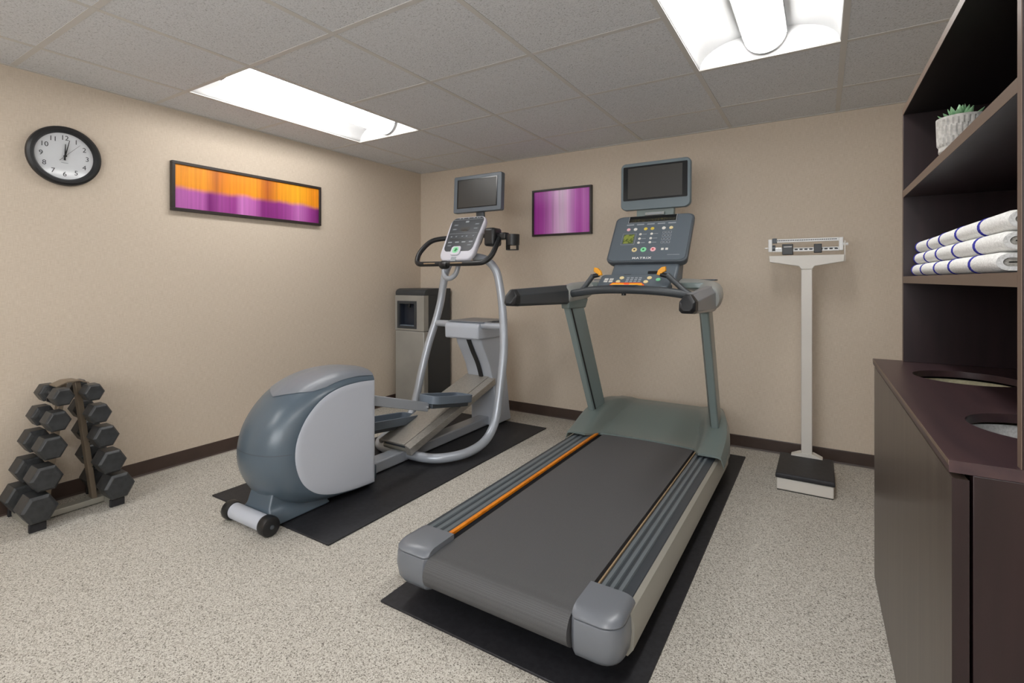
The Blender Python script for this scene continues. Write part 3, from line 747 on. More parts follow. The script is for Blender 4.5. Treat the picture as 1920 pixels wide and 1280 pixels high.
# ------------------------------------------------------------------ treadmill
def treadmill():
    TC = 2.465
    t = thing('treadmill', 'large grey treadmill with orange side strip and tall console on its mat', 'exercise machine', (TC, -1.3, 0))
    BZ = .192
    bl, br = 2.205, 2.735
    # belt
    prof = [(-.62, BZ), (-1.2, BZ), (-2.0, BZ), (-2.345, BZ)]
    cy_, cz_ = -2.372, BZ-.052
    for k in range(1, 13):
        a = PI/2+k*PI/12
        prof.append((cy_+.052*math.cos(a), cz_+.052*math.sin(a)))
    prof += [(-2.0, BZ-.104), (-.62, BZ-.104)]
    obj('running_belt', MB().loft([[(x, y, z) for y, z in prof] for x in (bl, br)]), M_belt, t, ang=40)
    # rails
    for s in (-1, 1):
        if s < 0: xo, xi = 2.045, 2.178
        else: xo, xi = 2.862, 2.752
        a, b = min(xo, xi), max(xo, xi)
        obj('side_rail', MB().box(a, b, -2.30, -.62, .14, .193), M_rail, t, bevel=.004)
        nr = 3
        wd = (b-a-.03)/nr
        for k in range(nr):
            x0 = a+.02+k*wd if s < 0 else a+.008+k*wd
            obj('rail_rib', MB().hexa([(x0, -2.29, .192), (x0+wd*.68, -2.29, .192), (x0+wd*.68, -.64, .192), (x0, -.64, .192), (x0+.003, -2.29, .198), (x0+wd*.68-.003, -2.29, .198), (x0+wd*.68-.003, -.64, .198), (x0+.003, -.64, .198)]), M_rib, t, smooth=False)
        if s < 0:
            obj('orange_strip', MB().box(2.166, 2.181, -2.30, -.64, .19, .202), M_orange, t, bevel=.002)['label'] = 'bright orange strip along the left rail'
            obj('belt_gap', MB().box(2.179, 2.204, -2.30, -.62, .12, .172), M_brown, t)
        else:
            obj('tan_strip', MB().box(2.752, 2.757, -2.30, -.64, .19, .2), M_tan, t)
            obj('belt_gap', MB().box(2.736, 2.753, -2.30, -.62, .12, .176), M_brown, t)
        # skirt
        xk = 2.036 if s < 0 else 2.889
        P = [(xo, .187), (xo-s*-.012, .186), (xk, .150), (xk-s*.004, .085), (xo+s*.006, .062), (xo-s*.03, .062), (xo-s*.03, .12)]
        P = [(xo, .190), ((xo+xk)/2+s*.003, .184), (xk, .150), (xk-s*.004, .085), (xk-s*.02, .062), (xo-s*.03, .062), (xo-s*.03, .14)]
        obj('side_skirt', MB().loft([[(x, y, z) for x, z in P] for y in (-2.30, -.62)]), M_skirt, t, ang=25)
        # support foot under frame
        obj('rear_foot', MB().lathe([(.001, .008), (.028, .008), (.028, .03), (.012, .032), (.012, .07), (.001, .07)], 20, Matrix.Translation((TC+s*.33, -2.1, 0))), M_black, t)
        # end caps
        xa, xb = (2.044, 2.203) if s < 0 else (2.737, 2.880)
        inner, outer = (xb, xa) if s < 0 else (xa, xb)
        def plan(grow, z):
            R_ = .055; yb = -2.405-grow; yf = -2.252
            xo_ = outer+s*grow
            pts = [(inner, yf), (inner, yb+.012)]
            pts += [(inner+s*.012, yb)]
            for k in range(7):
                a_ = k/6*PI/2
                pts.append((xo_-s*R_+s*R_*math.sin(a_), yb+R_-R_*math.cos(a_)))
            pts.append((xo_-s*.004, yf))
            return [(x, y, z) for x, y in pts]
        low = MB().loft([plan(-.022, .072), plan(-.012, .078), plan(-.002, .095), plan(.003, .135), plan(.001, .175), plan(-.002, .184)])
        obj('rear_cap_lower', low, M_gun, t, bevel=.003)
        up = []
        for g_, z in ((-.001, .187), (.0, .190), (-.003, .197), (-.010, .204), (-.022, .2085), (-.035, .2105)):
            ring = plan(g_, z)
            # top slopes down towards the back
            up.append([(x, y, zz-max(0, (-2.34-y))*.06*(1 if zz > .195 else 0)) for x, y, zz in ring])
        obj('rear_cap_upper', MB().loft(up), M_gun, t, ang=50)
    obj('under_frame', MB().box(2.10, 2.83, -2.2, -.3, .055, .086), M_dkgrey, t)
    for x in (2.10, 2.825):
        obj('front_wheel', MB().lathe([(.001, -.012), (.036, -.012), (.038, -.008), (.038, .008), (.036, .012), (.001, .012)], 24, rot_frame((x, -.30 if x < 2.5 else -.47, .047), (0, 1, 0), (0, 0, 1))), M_black, t)
        obj('wheel_bracket', MB().box(x-.02, x+.02, (-.32 if x < 2.5 else -.49), (-.26 if x < 2.5 else -.43), .05, .10), M_black, t)
    # motor hood: height field
    x0, x1, y0, y1 = 2.010, 2.912, -.93, -.20
    nx, ny = 56, 34
    xc = (x0+x1)/2; hw = (x1-x0)/2
    def sm(t_): t_ = max(0, min(1, t_)); return t_*t_*(3-2*t_)
    def h(x, y, v):
        u = abs(x-xc)/hw
        base = .200+.105*sm(v*1.25)
        side_ = .022+.040*math.sin(min(1, v*1.15)*PI)
        k = sm((u-.60)/.14)
        hump = side_*k
        edge = -.055*sm((u-.955)/.045)
        z = base+hump*(1-.6*sm((v-.5)*2))+edge-.03*sm((v-.9)*10)
        return z
    V = []; F_ = []
    for j in range(ny+1):
        v = j/ny
        for i in range(nx+1):
            x = x0+(x1-x0)*i/nx; u = abs(x-xc)/hw
            yf = y0+.125*sm((.72-u)/.12)+.02*(1-min(1, u/.6)**2)
            y = yf+(y1-yf)*v
            tp = 1-.225*sm((y+.78)/.58)
            V.append((xc+(x-xc)*tp, y, h(x, y, v)))
    for j in range(ny):
        for i in range(nx):
            a = j*(nx+1)+i; F_.append((a, a+1, a+nx+2, a+nx+1))
    mb = MB(); mb.add(V, F_)
    # skirts
    fr = list(range(nx+1)); bk = [ny*(nx+1)+i for i in range(nx+1)]
    lf = [j*(nx+1) for j in range(ny+1)]; rt = [j*(nx+1)+nx for j in range(ny+1)]
    def skirt(ids, zf):
        k = len(mb.v)
        pts = [mb.v[i] for i in ids]
        vs = [tuple(p) for p in pts]+[(p.x, p.y, zf(p)) for p in pts]
        n_ = len(ids); mb.add(vs, [(i, i+1, n_+i+1, n_+i) for i in range(n_-1)])
    skirt(fr, lambda p: p.z-.012); skirt(bk, lambda p: .06)
    zs = lambda p: .075+.095*sm((-.50-p.y)/.25)
    skirt(lf, zs); skirt(rt, zs)
    obj('motor_hood', mb, M_green, t, ang=45)
    # uprights
    for s in (-1, 1):
        xo_b, xo_t = (2.057, 2.045) if s < 0 else (2.845, 2.856)
        wd = .044
        def sec(xo, y0_, y1_, z, w_=wd):
            xi = xo-s*w_
            xm = (xo+xi)/2
            k_ = (w_-wd)
            pts = [(xi, y0_+.012), (xi+s*.006, y0_), (xo-s*.006, y0_), (xo, y0_+.01), (xo-s*.006, y1_-.015), (xo-s*.014, y1_), (xi-s*.022, y1_), (xi-s*.030, y1_-.015)]
            return [(x, y, z) for x, y in pts]
        obj('upright', MB().loft([sec(xo_b, -.64, -.50, .20), sec(xo_t, -1.04, -.89, .985)]), M_up, t, ang=30, bevel=.003)
        def gr(xo, y, z): return [(xo-s*wd*1.02, y+.012, z), (xo-s*wd*.9, y+.012, z), (xo-s*wd*1.0, y+.024, z), (xo-s*(wd*1.02+.004), y+.024, z)]
        obj('upright_groove', MB().loft([gr(xo_b, -.64, .20), gr(xo_t, -1.04, .985)]), M_black, t)
        # grip arm
        xg0, xg1 = (2.028, 2.096) if s < 0 else (2.822, 2.894)
        ye, dz_ = (-1.605, 0) if s < 0 else (-1.475, -.016)
        def gsec(y, z0, z1, ins=0):
            a, b = xg0+ins, xg1-ins
            return [(a, y, z0+.012), (a+.012, y, z0), (b-.012, y, z0), (b, y, z0+.012), (b, y, z1-.03), (b-.022, y, z1), (a+.022, y, z1), (a, y, z1-.03)]
        obj('grip', MB().loft([gsec(ye, 1.005+dz_, 1.088+dz_), gsec(-1.04, .992+dz_, 1.103)]), M_dkgrip if s < 0 else M_gun, t, bevel=.003)
        def csec(y, z0, z1, ins, sh=0):
            return [(x, yy+sh*(z-z0)/(z1-z0), z) for x, yy, z in gsec(y, z0, z1, ins)]
        obj('grip_end_cap', MB().loft([csec(ye-.06, 1.02+dz_, 1.075+dz_, .012, .03), csec(ye-.045, 1.008+dz_, 1.086+dz_, .002, .02), csec(ye+.002, 1.004+dz_, 1.089+dz_, -.001, 0)]), M_black, t, bevel=.003)
        # shell that joins upright, grip and console
        mx = lambda x: TC-(x-TC) if s > 0 else x
        off = .005
        ox = .012 if s > 0 else 0
        P = [(mx(2.068)+ox, -1.06, 1.042), (mx(2.068)+ox, -1.03, 1.045), (mx(2.07), -.96, 1.05), (mx(2.085), -.88, 1.062), (mx(2.115), -.80, 1.085), (mx(2.18), -.75, 1.102), (mx(2.28), -.74, 1.112)]
        obj('arm_shell', MB().sweep(P, [(.036, .050), (.043, .060), (.050, .066), (.055, .060), (.062, .042), (.068, .030), (.07, .024)], 22, smooth=4), M_silver, t, ang=60)
        # lower skirt of shell
        obj('arm_collar', MB().loft([sec(xo_t-s*-.004, -1.05, -.87, .965, wd+.01), sec(xo_t-s*-.006, -1.055, -.84, 1.02, wd+.016)]), M_green, t, bevel=.006)
        # side tray
        obj('side_tray', MB().prism(rrect(.16, .16, .05, 5, mx(2.19), -.76), 1.085, 1.118), M_green, t, bevel=.006)
        obj('tray_flap', MB().box(min(mx(2.10), mx(2.22)), max(mx(2.10), mx(2.22)), -.70, -.62, 1.128, 1.137), M_dkgrey, t, bevel=.003)
        # stick switch
        A = Vector((mx(2.175), -1.05, 1.075)); B = Vector((mx(2.235), -1.03, 1.158)); 
        if s > 0: A.x -= .01; B.x -= .045
        obj('stick', MB().sweep([A+Vector((s*.03, -.0, -.018)), A, A*.5+B*.5, B], [(.022, .016), (.018, .015), (.015, .014), (.017, .015)], 14, smooth=3), M_dkgrip, t)
        st = obj('stick_base', MB().sweep([B+Vector((0, 0, -.004)), B+Vector((-s*.035, 0, .004))], [(.017, .013), (.014, .012)], 14), M_black, t)
        C_ = B+Vector((-s*.012, 0, .008))
        pp = [(s*.004, .038), (-s*.016, .034), (-s*.034, .018), (-s*.042, -.006), (-s*.020, -.010), (-s*.012, .004), (s*.006, .014)]
        obj('paddle', MB().prism(pp, -.012, .012, rot_frame(C_, (1, 0, 0), (0, 0, 1))), M_paddle, t, bevel=.003)
    # front grab bar, bowed to the user
    P = [(2.055, -1.015, 1.045), (2.15, -1.05, 1.060), (2.29, -1.085, 1.078), (TC, -1.10, 1.083), (2.64, -1.085, 1.074), (2.76, -1.05, 1.055), (2.835, -1.02, 1.04)]
    obj('grab_bar', MB().sweep(P, [(.020, .020), (.022, .022), (.023, .023), (.026, .024), (.023, .023), (.022, .022), (.02, .02)], 18, smooth=5), M_dkgrip, t)
    obj('bar_label', MB().box(TC-.085, TC+.045, -1.124, -1.08, 1.1055, 1.107), M_printg, t)
    obj('emergency_socket', MB().cyl((TC-.03, -1.09, 1.05), (TC-.03, -1.09, 1.068), .012, 14), M_black, t)
    # key pod
    Tp = rot_frame((TC-.01, -1.035, 1.098), (1, 0, 0), (0, .75, .55))
    pod = obj('key_pod', MB().prism(rrect(.40, .115, .022, 5, 0, .055), -.03, 0, Tp), M_plate, t, bevel=.006)
    obj('pod_underside', MB().box(TC-.19, TC+.17, -1.02, -.86, 1.07, 1.11), M_dkgrey, t, bevel=.01)
    for x in (-.158, -.128):
        for y in (.045, .065): obj('key', MB().box(x-.011, x+.011, y-.008, y+.006, 0, .002, Tp), M_bw, pod)
    for x in (-.078, .078):
        for y in (.042, .078): obj('key', MB().lathe([(.001, 0), (.0135, 0), (.012, .003), (.001, .003)], 16, Tp @ Matrix.Translation((x+(.006 if y > .05 else -.006), y, 0))), M_bo, pod)
    for i in range(4):
        for j in range(3): obj('key', MB().box(-.042+i*.023, -.027+i*.023, .038+j*.017, .048+j*.017, 0, .0015, Tp), M_printg, pod)
    obj('key', MB().lathe([(.001, 0), (.013, 0), (.012, .003), (.001, .003)], 16, Tp @ Matrix.Translation((.135, .062, 0))), M_bg, pod)
    Tp2 = rot_frame((TC-.025, -1.052, 1.098), (1, 0, 0), (0, .42, .9))
    stop = obj('stop_key', MB().prism([(-.098, .004), (-.08, .018), (.08, .018), (.098, .004), (.08, -.012), (-.08, -.012)], 0, .014, Tp2), M_redor, t, bevel=.004)
    for x in (-.055, .045): obj('stop_mark', MB().prism(rrect(.072, .018, .006, 4, x+.005, .003), .014, .0155, Tp2), M_paddle, stop)
    # lower console neck
    yb, yt = -.835, -.80
    mb = MB(); mb.loft([[(TC-.205+.0*k, -.865, 1.118), (TC+.185, -.865, 1.118), (TC+.185, -.70, 1.118), (TC-.205, -.70, 1.118)], [(TC-.195, -.785, 1.236), (TC+.192, -.785, 1.236), (TC+.192, -.68, 1.236), (TC-.195, -.68, 1.236)]])
    neck = obj('console_neck', mb, M_plate, t, bevel=.015, seg=3)
    Tn = rot_frame((TC-.01, -.8285, 1.176), (1, 0, 0), (0, .080, .118))
    obj('neck_slot', MB().prism(rrect(.045, .013, .004, 3, -.085, -.02), 0, .0015, Tn), M_black, neck)
    obj('neck_slot', MB().prism(rrect(.075, .018, .004, 3, .07, .0), 0, .0015, Tn), M_black, neck)
    # console
    o0 = Vector((TC-.003, -.815, 1.238)); o1 = Vector((TC-.015, -.605, 1.532)); Lc = (o1-o0).length
    T = rot_frame(o0, (1, 0, 0), o1-o0)
    wb, wt = .475, .48
    def outline(k, top_arc=.0):
        pts = []
        base = rrect(1, 1, .09, 6, 0, .5)
        for x, y in base:
            xx = x*(wb+(wt-wb)*y)*k; yy = Lc/2+(y-.5)*Lc*k
            if y > .9: yy += .022*(1-min(1, abs(x)/.42)**2)*k
            pts.append((xx, yy))
        return pts
    def ring(k, z): return [(x, y, z) for x, y in outline(k)]
    body = obj('console', MB().loft([ring(.86, -.075), ring(.97, -.05), ring(1, -.02), ring(1, -.004), ring(.985, 0)], T=T), M_dkgrey, t, bevel=.002, ang=45)
    obj('face_plate', MB().loft([ring(.955, 0), ring(.95, .003)], T=T), M_plate, body)
    W0 = wb*.955
    def at(u, v): return ((u-.5)*W0, (1-v)*Lc*.955+Lc*.0225)
    def disc(u, v, r_, m, m2=None, nm='key'):
        x, y = at(u, v)
        obj(nm, MB().lathe([(.001, .003), (r_, .003), (r_*.9, .0055), (.001, .0055)], 20, T @ Matrix.Translation((x, y, 0))), m, body)
        if m2: obj('key_mark', MB().lathe([(.001, .0055), (r_*.35, .0055), (r_*.35, .006), (.001, .006)], 12, T @ Matrix.Translation((x, y, 0))), m2, body)
    def rect(u, v, w_, h_, m, nm, z=.003, dz=.001, r_=.001):
        x, y = at(u, v); obj(nm, MB().prism(rrect(w_, h_, r_, 2, x, y), z, z+dz, T), m, body)
    rect(.485, .075, .30, .052, M_bezel, 'display'); rect(.485, .095, .275, .022, M_amber, 'display_digits', .004, .0005)
    rect(.163, .075, .004, .05, M_printg, 'display_edge', .0042); rect(.807, .06, .004, .05, M_printg, 'display_edge', .0042); rect(.485, .145, .30, .003, M_printg, 'display_edge', .0042)
    for k in range(5): rect(.20+.14*k, .19, .045, .009, M_printg, 'print')
    for u, m in ((.19, M_br), (.285, M_bw), (.425, M_by), (.515, M_by), (.665, M_bw), (.76, M_bo)): disc(u, .30, .0115, m)
    rect(.22, .52, .085, .088, M_printg, 'lcd_frame'); rect(.22, .52, .081, .084, M_plate, 'lcd_frame', .0035); rect(.22, .52, .064, .070, M_lcd, 'lcd', .004)
    for u in (.37, .52):
        for j, v in enumerate((.42, .52, .61)):
            disc(u, v, .0085, M_bw); rect(u+.055, v, .026, .004, M_printg, 'print'); 
    for i in range(3):
        for j in range(4):
            rect(.678+i*.042, .40+j*.073, .0145, .0155, M_printg, 'key'); rect(.678+i*.042, .40+j*.073, .009, .010, M_dkgrey, 'key_mark', .0041, .0004)
    disc(.335, .765, .0165, M_bo, M_brown); disc(.455, .765, .018, M_bg, M_bgd); disc(.58, .765, .0165, M_br, M_brd)
    for u in (.70, .755): rect(u, .765, .015, .015, M_bw, 'key')
    rect(.85, .89, .07, .003, M_printg, 'print')
    x, y = at(.455, .955)
    text('MATRIX', .019, T @ Matrix.Translation((x, y+.002, .0034)), M_print, body, bold=.0004, sx=1.4)
    # neck and monitor
    obj('monitor_neck', MB().hexa([(TC-.125, -.585, 1.48), (TC+.105, -.585, 1.48), (TC+.105, -.55, 1.48), (TC-.125, -.55, 1.48), (TC-.120, -.585, 1.64), (TC+.115, -.585, 1.64), (TC+.115, -.55, 1.64), (TC-.120, -.55, 1.64)]), M_green, t, bevel=.004)
    np_ = obj('name_plate', MB().box(-.058, .058, Lc-.002, Lc+.019, .003, .008, T), M_silver, body)
    obj('name_plate_mark', MB().box(-.045, .045, Lc+.003, Lc+.014, .008, .0086, T), M_printg, body)
    Tm = rot_frame((TC-.005, -.605, 1.575), (1, 0, 0), (0, .03, 1))
    out = rrect(.43, .295, .03, 6, 0, .1475)
    out = [(x, y-(.022*(1-min(1, abs(x)/.2)**2) if y < .05 else 0)) for x, y in out]
    M_mon = mat('blue_grey_monitor', '647076', .4)
    mon = obj('monitor', MB().loft([[(x*k, .147+(y-.147)*k, z) for x, y in out] for k, z in ((.85, -.07), (.97, -.05), (1, -.03), (1, -.006), (.98, .0))], T=Tm), M_mon, t, ang=50)
    obj('bezel', MB().prism(rrect(.395, .215, .006, 3, 0, .165), .0, .003, Tm), M_bezel, mon)
    obj('screen', MB().prism(rrect(.335, .192, .002, 2, 0, .165), .003, .0042, Tm), M_screen, mon)
treadmill()

# ------------------------------------------------------------------ physician scale
def scale():
    t = thing('physician_scale', 'off-white upright balance scale with black platform by the back wall', 'scale', (3.258, -.4, 0))
    obj('base', MB().box(3.129, 3.391, -.63, -.235, .004, .066), M_scale, t, bevel=.006, seg=3)
    obj('base_foot_strip', MB().box(3.132, 3.388, -.627, -.24, 0, .006), M_black, t)
    def p(k, z): return [(3.26+sx*(.136*k), -.445+sy*(.192*k), z) for sx, sy in ((-1, -1), (1, -1), (1, 1), (-1, 1))]
    obj('platform', MB().loft([p(.985, .067), p(1.0, .072), p(1.0, .086), p(.985, .094)]), M_rub, t, bevel=.004)
    cx, cy = 3.262, -.262
    obj('column_foot', MB().loft([[(cx+sx*w_, cy+sy*.03, z) for sx, sy in ((-1, -1), (1, -1), (1, 1), (-1, 1))] for z, w_ in ((.06, .085), (.095, .08), (.115, .035))]), M_scale, t, bevel=.002)
    obj('column', MB().box(cx-.028, cx+.028, cy-.022, cy+.022, .08, 1.20), M_scale, t, bevel=.003)
    xl, xr = 3.065, 3.448
    hd = [(xl, 1.278), (xl+.003, 1.240), (cx-.04, 1.214), (cx-.028, 1.195), (cx+.028, 1.195), (cx+.04, 1.214), (xr-.003, 1.238), (xr, 1.278)]
    obj('head_tray', MB().loft([[(x, y, z) for x, z in hd] for y in (cy-.028, cy+.028)]), M_scale, t, bevel=.003)
    y = cy
    f0, f1, g0, g1 = 3.06, 3.442, 1.302, 1.378
    mb = MB()
    for a_ in (f0, f1-.022): obj('beam_end', MB().box(a_, a_+.022, y-.01, y+.01, g0, g1), M_beam, t, bevel=.003)
    obj('upper_beam', MB().box(f0+.022, f1-.022, y-.005, y+.005, g1-.020, g1), M_beam, t, bevel=.001)
    obj('lower_beam', MB().box(f0+.022, f1-.022, y-.005, y+.005, g0, g0+.022), M_beam, t, bevel=.001)
    mb = MB()
    for k in range(34):
        x = f0+.04+k*.0092; mb.box(x, x+.0055, y-.0058, y-.0049, g1-.012, g1-.006)
    o = obj('scale_marks', mb, M_black, t, smooth=False)
    mb = MB(); mb.box(f0+.03, f1-.03, y-.0056, y-.0051, g1-.0095, g1-.0085); obj('scale_line', mb, M_black, t, smooth=False)
    mb = MB()
    for k in range(9):
        x = f0+.14+k*.025; mb.box(x, x+.016, y-.0058, y-.0049, g0+.008, g0+.016)
    obj('notch', mb, M_black, t, smooth=False)
    obj('scale_line', MB().box(f0+.13, f1-.03, y-.0058, y-.0052, g0+.0155, g0+.0175), M_black, t, smooth=False)
    obj('poise', MB().box(3.082, 3.106, y-.012, y+.012, g1-.024, g1+.006), M_dkgrey, t, bevel=.002)
    pw = obj('large_poise', MB().box(3.135, 3.192, y-.02, y+.02, 1.283, 1.347), M_black, t, bevel=.003)
    obj('poise_mark', MB().box(3.143, 3.187, y-.0212, y-.0198, 1.328, 1.332), M_print, pw)
    obj('poise', MB().box(3.298, 3.338, y-.018, y+.018, 1.292, 1.343), M_black, t, bevel=.003)
    obj('balance_knob', MB().cyl((3.082, y, 1.325), (3.098, y, 1.325), .018, 18), M_dkgrey, t)
    obj('balance_rod', MB().cyl((3.04, y, 1.325), (3.13, y, 1.325), .003, 10), M_chrome, t)
    obj('pointer_bracket', MB().box(3.446, 3.452, y-.014, y+.014, 1.24, 1.358), M_scale, t, bevel=.001)
    obj('pointer_tip', MB().cyl((3.436, y, 1.338), (3.465, y, 1.338), .008, 12), M_beam, t)
scale()

# ------------------------------------------------------------------ cabinet, counter, hutch  (unit frame: origin at near front corner region)
UA = .0122*1.0
UO = (3.503, -1.350)
def UT(): return Matrix.Translation((UO[0], UO[1], 0)) @ Matrix.Rotation(UA, 4, 'Z')
U = UT()     # local x depth into unit, local y -> towards back wall (0 = far end, -1.246 = near end)
UL = 1.246; UD = .565
def cabinet():
    t = thing('base_cabinet', 'dark wooden base cabinet standing at the right edge of the photo', 'cabinet', (UO[0], UO[1], 0), UA)
    zc = .815
    obj('side_panel', MB().box(.030, UD, -UL, -UL+.02, 0, zc-.0005, U), M_wood, t, bevel=.0008)
    obj('side_panel', MB().box(.030, UD, -.02-.004, -.004, 0, zc-.0005, U), M_wood, t, bevel=.0008)
    obj('back_panel', MB().box(UD-.02, UD, -UL+.02, -.024, 0, zc-.0005, U), M_inner, t)
    obj('bottom_panel', MB().box(.032, UD-.021, -UL+.021, -.025, .06, .08, U), M_inner, t)
    d = obj('door', MB().box(.004, .025, -UL-.0005, -.004, .012, .806, U), M_door, t, bevel=.0012)
    e = obj('edge_band', MB().box(.0035, .0255, -UL-.0012, -UL-.0003, .012, .8065, U), M_wood, d)
cabinet()
holes = [(.205, -.315, .128), (.212, -.93, .128)]
def counter():
    t0, t1 = .8152, .8352
    mb = MB()
    x0, x1, y0, y1 = 0, UD, -UL, 0
    X0, X1 = .06, .36
    cells = [(-.47, -.16), (-1.085, -.775)]
    # rectangles
    ysr = [y0, -1.085, -.775, -.47, -.16, y1]
    quads = [(x0, X0), (X1, x1)]
    vs = []; fs = []
    def addv(p): vs.append(p); return len(vs)-1
    bm = bmesh.new()
    for z in (t1, t0):
        for a, b in zip(ysr[:-1], ysr[1:]):
            for qa, qb in quads: bm.faces.new([bm.verts.new((x, y, z)) for x, y in ((qa, a), (qb, a), (qb, b), (qa, b))])
            if (a, b) not in [(c0, c1) for c0, c1 in cells]:
                bm.faces.new([bm.verts.new((x, y, z)) for x, y in ((X0, a), (X1, a), (X1, b), (X0, b))])
        for (c0, c1), (hx, hy, r) in zip(cells, holes):
            n = 64; R = []
            for k in range(n):
                a = 2*PI*k/n+PI/4
                dx, dy = math.cos(a), math.sin(a)
                # ray to rectangle edge
                tx = ((X1-hx) if dx > 0 else (X0-hx))/dx if abs(dx) > 1e-6 else 1e9
                ty = ((c1-hy) if dy > 0 else (c0-hy))/dy if abs(dy) > 1e-6 else 1e9
                tt = min(tx, ty); R.append(((hx+r*dx, hy+r*dy), (hx+tt*dx, hy+tt*dy)))
            for k in range(n):
                (i0, o0), (i1, o1) = R[k], R[(k+1) % n]
                pts = [i0, o0, o1, i1]
                # corner fix
                if abs(o0[0]-o1[0]) > 1e-6 and abs(o0[1]-o1[1]) > 1e-6:
                    cx_ = X1 if max(o0[0], o1[0]) > hx else X0; cy_ = c1 if (o0[1]+o1[1])/2 > hy else c0
                    pts = [i0, o0, (cx_, cy_), o1, i1]
                bm.faces.new([bm.verts.new((x, y, z)) for x, y in pts])
            if z == t1:
                for k in range(n):
                    i0, i1 = R[k][0], R[(k+1) % n][0]
                    bm.faces.new([bm.verts.new(p) for p in ((*i0, t0), (*i1, t0), (*i1, t1), (*i0, t1))])
    for a, b in (((x0, y0), (x1, y0)), ((x1, y0), (x1, y1)), ((x1, y1), (x0, y1)), ((x0, y1), (x0, y0))):
        bm.faces.new([bm.verts.new(p) for p in ((*a, t0), (*b, t0), (*b, t1), (*a, t1))])
    bmesh.ops.remove_doubles(bm, verts=bm.verts, dist=1e-5)
    bm.verts.ensure_lookup_table()
    mb.v = [U @ v.co for v in bm.verts]; bm.verts.index_update(); mb.f = [[v.index for v in f.verts] for f in bm.faces]; bm.free()
    o = obj('countertop', mb, M_woodt, origin=(UO[0], UO[1], .8152), ang=30)
    tag(o, 'dark brown countertop with two round holes on top of the base cabinet', 'countertop')
    obj('edge_band', MB().box(-.0008, 0.0, -UL, 0, t0+.012, t1+.0002, U), M_edge, o)
counter()
def bins():
    for (hx, hy, r), m, nm, lb in zip(holes, (M_canvas, M_terry), ('laundry_bin', 'laundry_bin'), ('beige laundry liner seen through the farther round counter hole', 'white terry laundry liner seen through the nearer round counter hole')):
        t = thing(nm, lb, 'bin', tuple(U @ Vector((hx, hy, .0802))), UA)
        T = U @ Matrix.Translation((hx, hy, 0))
        obj('liner', MB().lathe([(.001, .0802), (.125, .0802), (.135, .3), (.142, .79), (.145, .806), (.150, .806), (.152, .79), (.146, .785), (.138, .775), (.131, .3), (.12, .12), (.001, .10)], 40, T, cap=False), m, t)
        obj('laundry_heap', MB().lathe([(.124, .40), (.11, .44), (.07, .47), (.03, .485), (.001, .49)], 30, T, cap=False), m, t)
bins()
HX0, HD = .088, .42
def hutch():
    t = thing('open_hutch', 'tall dark open shelf unit standing on the counter at the right edge', 'shelf', tuple(U @ Vector((HX0, 0, .8355))), UA)
    x0, x1 = HX0, HX0+HD
    z0, z1 = .8355, 1.757
    th = .019
    ya, yb = -UL+.0, -.010
    def panel(nm, *b, m=M_wood, edge=None):
        o = obj(nm, MB().box(*b, U), m, t, bevel=.0008)
        if edge: obj('edge_band', MB().box(*edge, U), M_edge, o)
        return o
    panel('side_panel', x0, x1, ya, ya+th, z0, z1, edge=(x0-.001, x0-.0001, ya+.0005, ya+th-.0005, z0, z1))
    panel('side_panel', x0, x1, yb-th, yb, z0, z1, edge=(x0-.001, x0-.0001, yb-th+.0005, yb-.0005, z0, z1))
    panel('top_panel', x0, x1, ya+th, yb-th, z1-.022, z1, m=M_inner, edge=(x0-.001, x0-.0001, ya+th, yb-th, z1-.022, z1))
    for z in (1.146, 1.458):
        panel('shelf', x0, x1, ya+th, yb-th, z-.024, z, m=M_wood, edge=(x0-.001, x0-.0001, ya+th, yb-th, z-.024, z))
    panel('back_panel', x1-.012, x1, ya+th, yb-th, z0, z1-.022, m=M_inner)
hutch()

# ------------------------------------------------------------------ towels
def u_ring(xf, zc_, r, L, n=9):
    pts = []
    for k in range(n+1):
        a = PI/2+k/n*PI
        pts.append((xf+r+r*math.cos(a), zc_+r*math.sin(a)))
    return [(L, zc_+r)]+pts+[(L, zc_-r)]
TH = .0410
def towel_mesh():
    """local: x depth (front at 0), y width centred, z up from 0"""
    r = TH/2-.0006; zc_ = TH/2; w2 = .0965
    rnd = random.Random(3)
    def strip(ro, ri, xf, y0, y1, sag=0):
        A = u_ring(xf, zc_, ro, .24); B = u_ring(xf+(ro-ri), zc_, ri, .24)
        poly = A+B[::-1]
        ysn = 9; rings = []
        for j in range(ysn):
            f = j/(ysn-1); y = y0+(y1-y0)*f
            e = max(0, abs(f-.5)*2-.75)/.25
            k = 1-.17*e*e
            rings.append([(xf+(x-xf)+ro*.25*e*e*(1 if x < xf+ro else 0), y, zc_+(z-zc_)*k) for x, z in poly])
        return MB().loft(rings)
    return strip(r, r*.50, 0, -w2, w2), strip(r*.46, r*.08, .014, -w2+.004, w2-.004), strip(r+.0012, r*.80, -.0012, w2-.030, w2-.010)
row_n = ['bottom', 'middle', 'top']; col_n = ['farthest', 'second farthest', 'middle', 'second nearest', 'nearest']
base_t = None
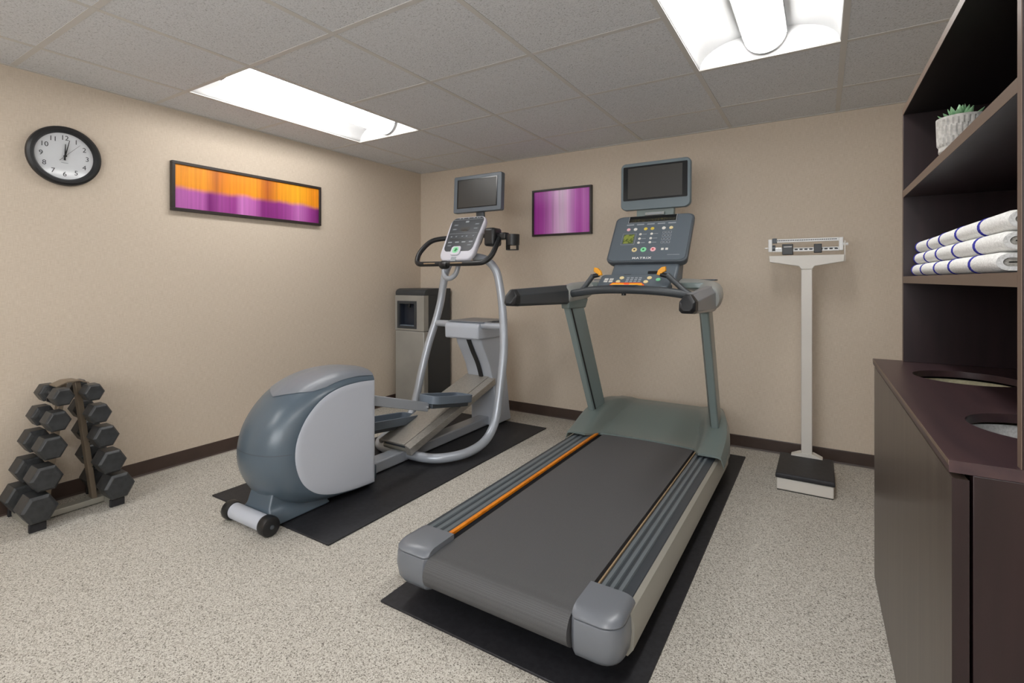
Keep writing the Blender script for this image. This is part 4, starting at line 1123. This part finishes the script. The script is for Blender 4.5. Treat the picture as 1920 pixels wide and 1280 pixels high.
for c in range(5):
    for rr in range(3):
        lb = 'folded white towel with blue stripe, %s layer, %s column of the shelf pile' % (row_n[rr], col_n[c])
        yl = -.130-c*.1975; xx = HX0+.020+(rr*.006)+random.uniform(-.003, .003)
        T = U @ Matrix.Translation((xx, yl, 1.1475+rr*TH)) @ Matrix.Rotation(random.uniform(-.012, .012), 4, 'Z')
        if base_t is None:
            t = thing('towel', lb, 'towel', (0, 0, 0), group='folded towels on the shelf')
            a, b, s_ = towel_mesh()
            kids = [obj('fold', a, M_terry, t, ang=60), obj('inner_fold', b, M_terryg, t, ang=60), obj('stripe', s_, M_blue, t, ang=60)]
            base_t = t
        else:
            t = base_t.copy(); COL.objects.link(t); t['label'] = lb
            for k in kids:
                q = k.copy(); COL.objects.link(q); q.parent = t
        t.location = T.translation; t.rotation_euler = T.to_euler()

# ------------------------------------------------------------------ succulent
def plant():
    bx, by = 3.653, -1.925
    z0 = 1.4582
    t = thing('potted_succulent', 'small green succulent in a grey ribbed ceramic pot on the upper shelf', 'plant', (bx, by, z0))
    T = Matrix.Translation((bx, by, z0))
    seg = 84; rings = []
    prof = [(.036, 0), (.040, .004), (.0465, .018), (.0495, .030), (.0515, .1), (.0515, .106), (.047, .106), (.046, .092)]
    fine = []
    for i in range(len(prof)-1):
        (r0, a0), (r1, a1) = prof[i], prof[i+1]
        m_ = 12 if i == 3 else 1
        for k in range(m_): fine.append((r0+(r1-r0)*k/m_, a0+(a1-a0)*k/m_))
    fine.append(prof[-1])
    for r_, z in fine:
        band = int((z-.03)/.0236)
        ph = (z-.03)/.0236-band
        ribbed = .03 <= z < .099
        row = []
        for k in range(seg):
            d = 0
            if ribbed:
                kk = (k+(band % 2)*1) % 3
                d = -.0035 if kk == 0 or ph < .12 else 0
            a = 2*PI*k/seg; row.append(((r_+d)*math.cos(a), (r_+d)*math.sin(a), z))
        rings.append(row)
    obj('pot', MB().loft(rings, T=T, cap=False), M_pot, t, ang=25)
    obj('soil', MB().lathe([(.046, .093), (.03, .096), (.001, .097)], 24, T, cap=False), M_soil, t)
    # leaf mesh along +x
    def leaf():
        mb = MB(); R = []
        for u, w_, th in ((0, .004, .003), (.3, .0075, .0045), (.6, .0075, .004), (.85, .004, .0025), (1.0, .0006, .0006)):
            x = u*.038; zz = .012*u*u
            R.append([(x, w_*math.cos(a), zz+th*math.sin(a)*(.6 if math.sin(a) > 0 else 1)) for a in [2*PI*k/8 for k in range(8)]])
        return mb.loft(R)
    first = None
    for k in range(26):
        ring_i = 0 if k < 10 else (1 if k < 19 else 2)
        n_ = (10, 9, 7)[ring_i]
        a = 2*PI*k/n_+ring_i*.3; el = (.25, .75, 1.2)[ring_i]+random.uniform(-.08, .08)
        sc = (1.0, .95, .85)[ring_i]*random.uniform(.92, 1.08)
        if first is None:
            o = obj('leaf', leaf(), M_leaf, t); o.data.transform(WM[t]); first = o
        else:
            o = first.copy(); COL.objects.link(o)
        o.parent = t
        o.location = ((.016, .008, .003)[ring_i]*math.cos(a), (.016, .008, .003)[ring_i]*math.sin(a), .098+.004*ring_i)
        o.rotation_euler = (0, -el, a); o.scale = (sc, sc, sc)
plant()
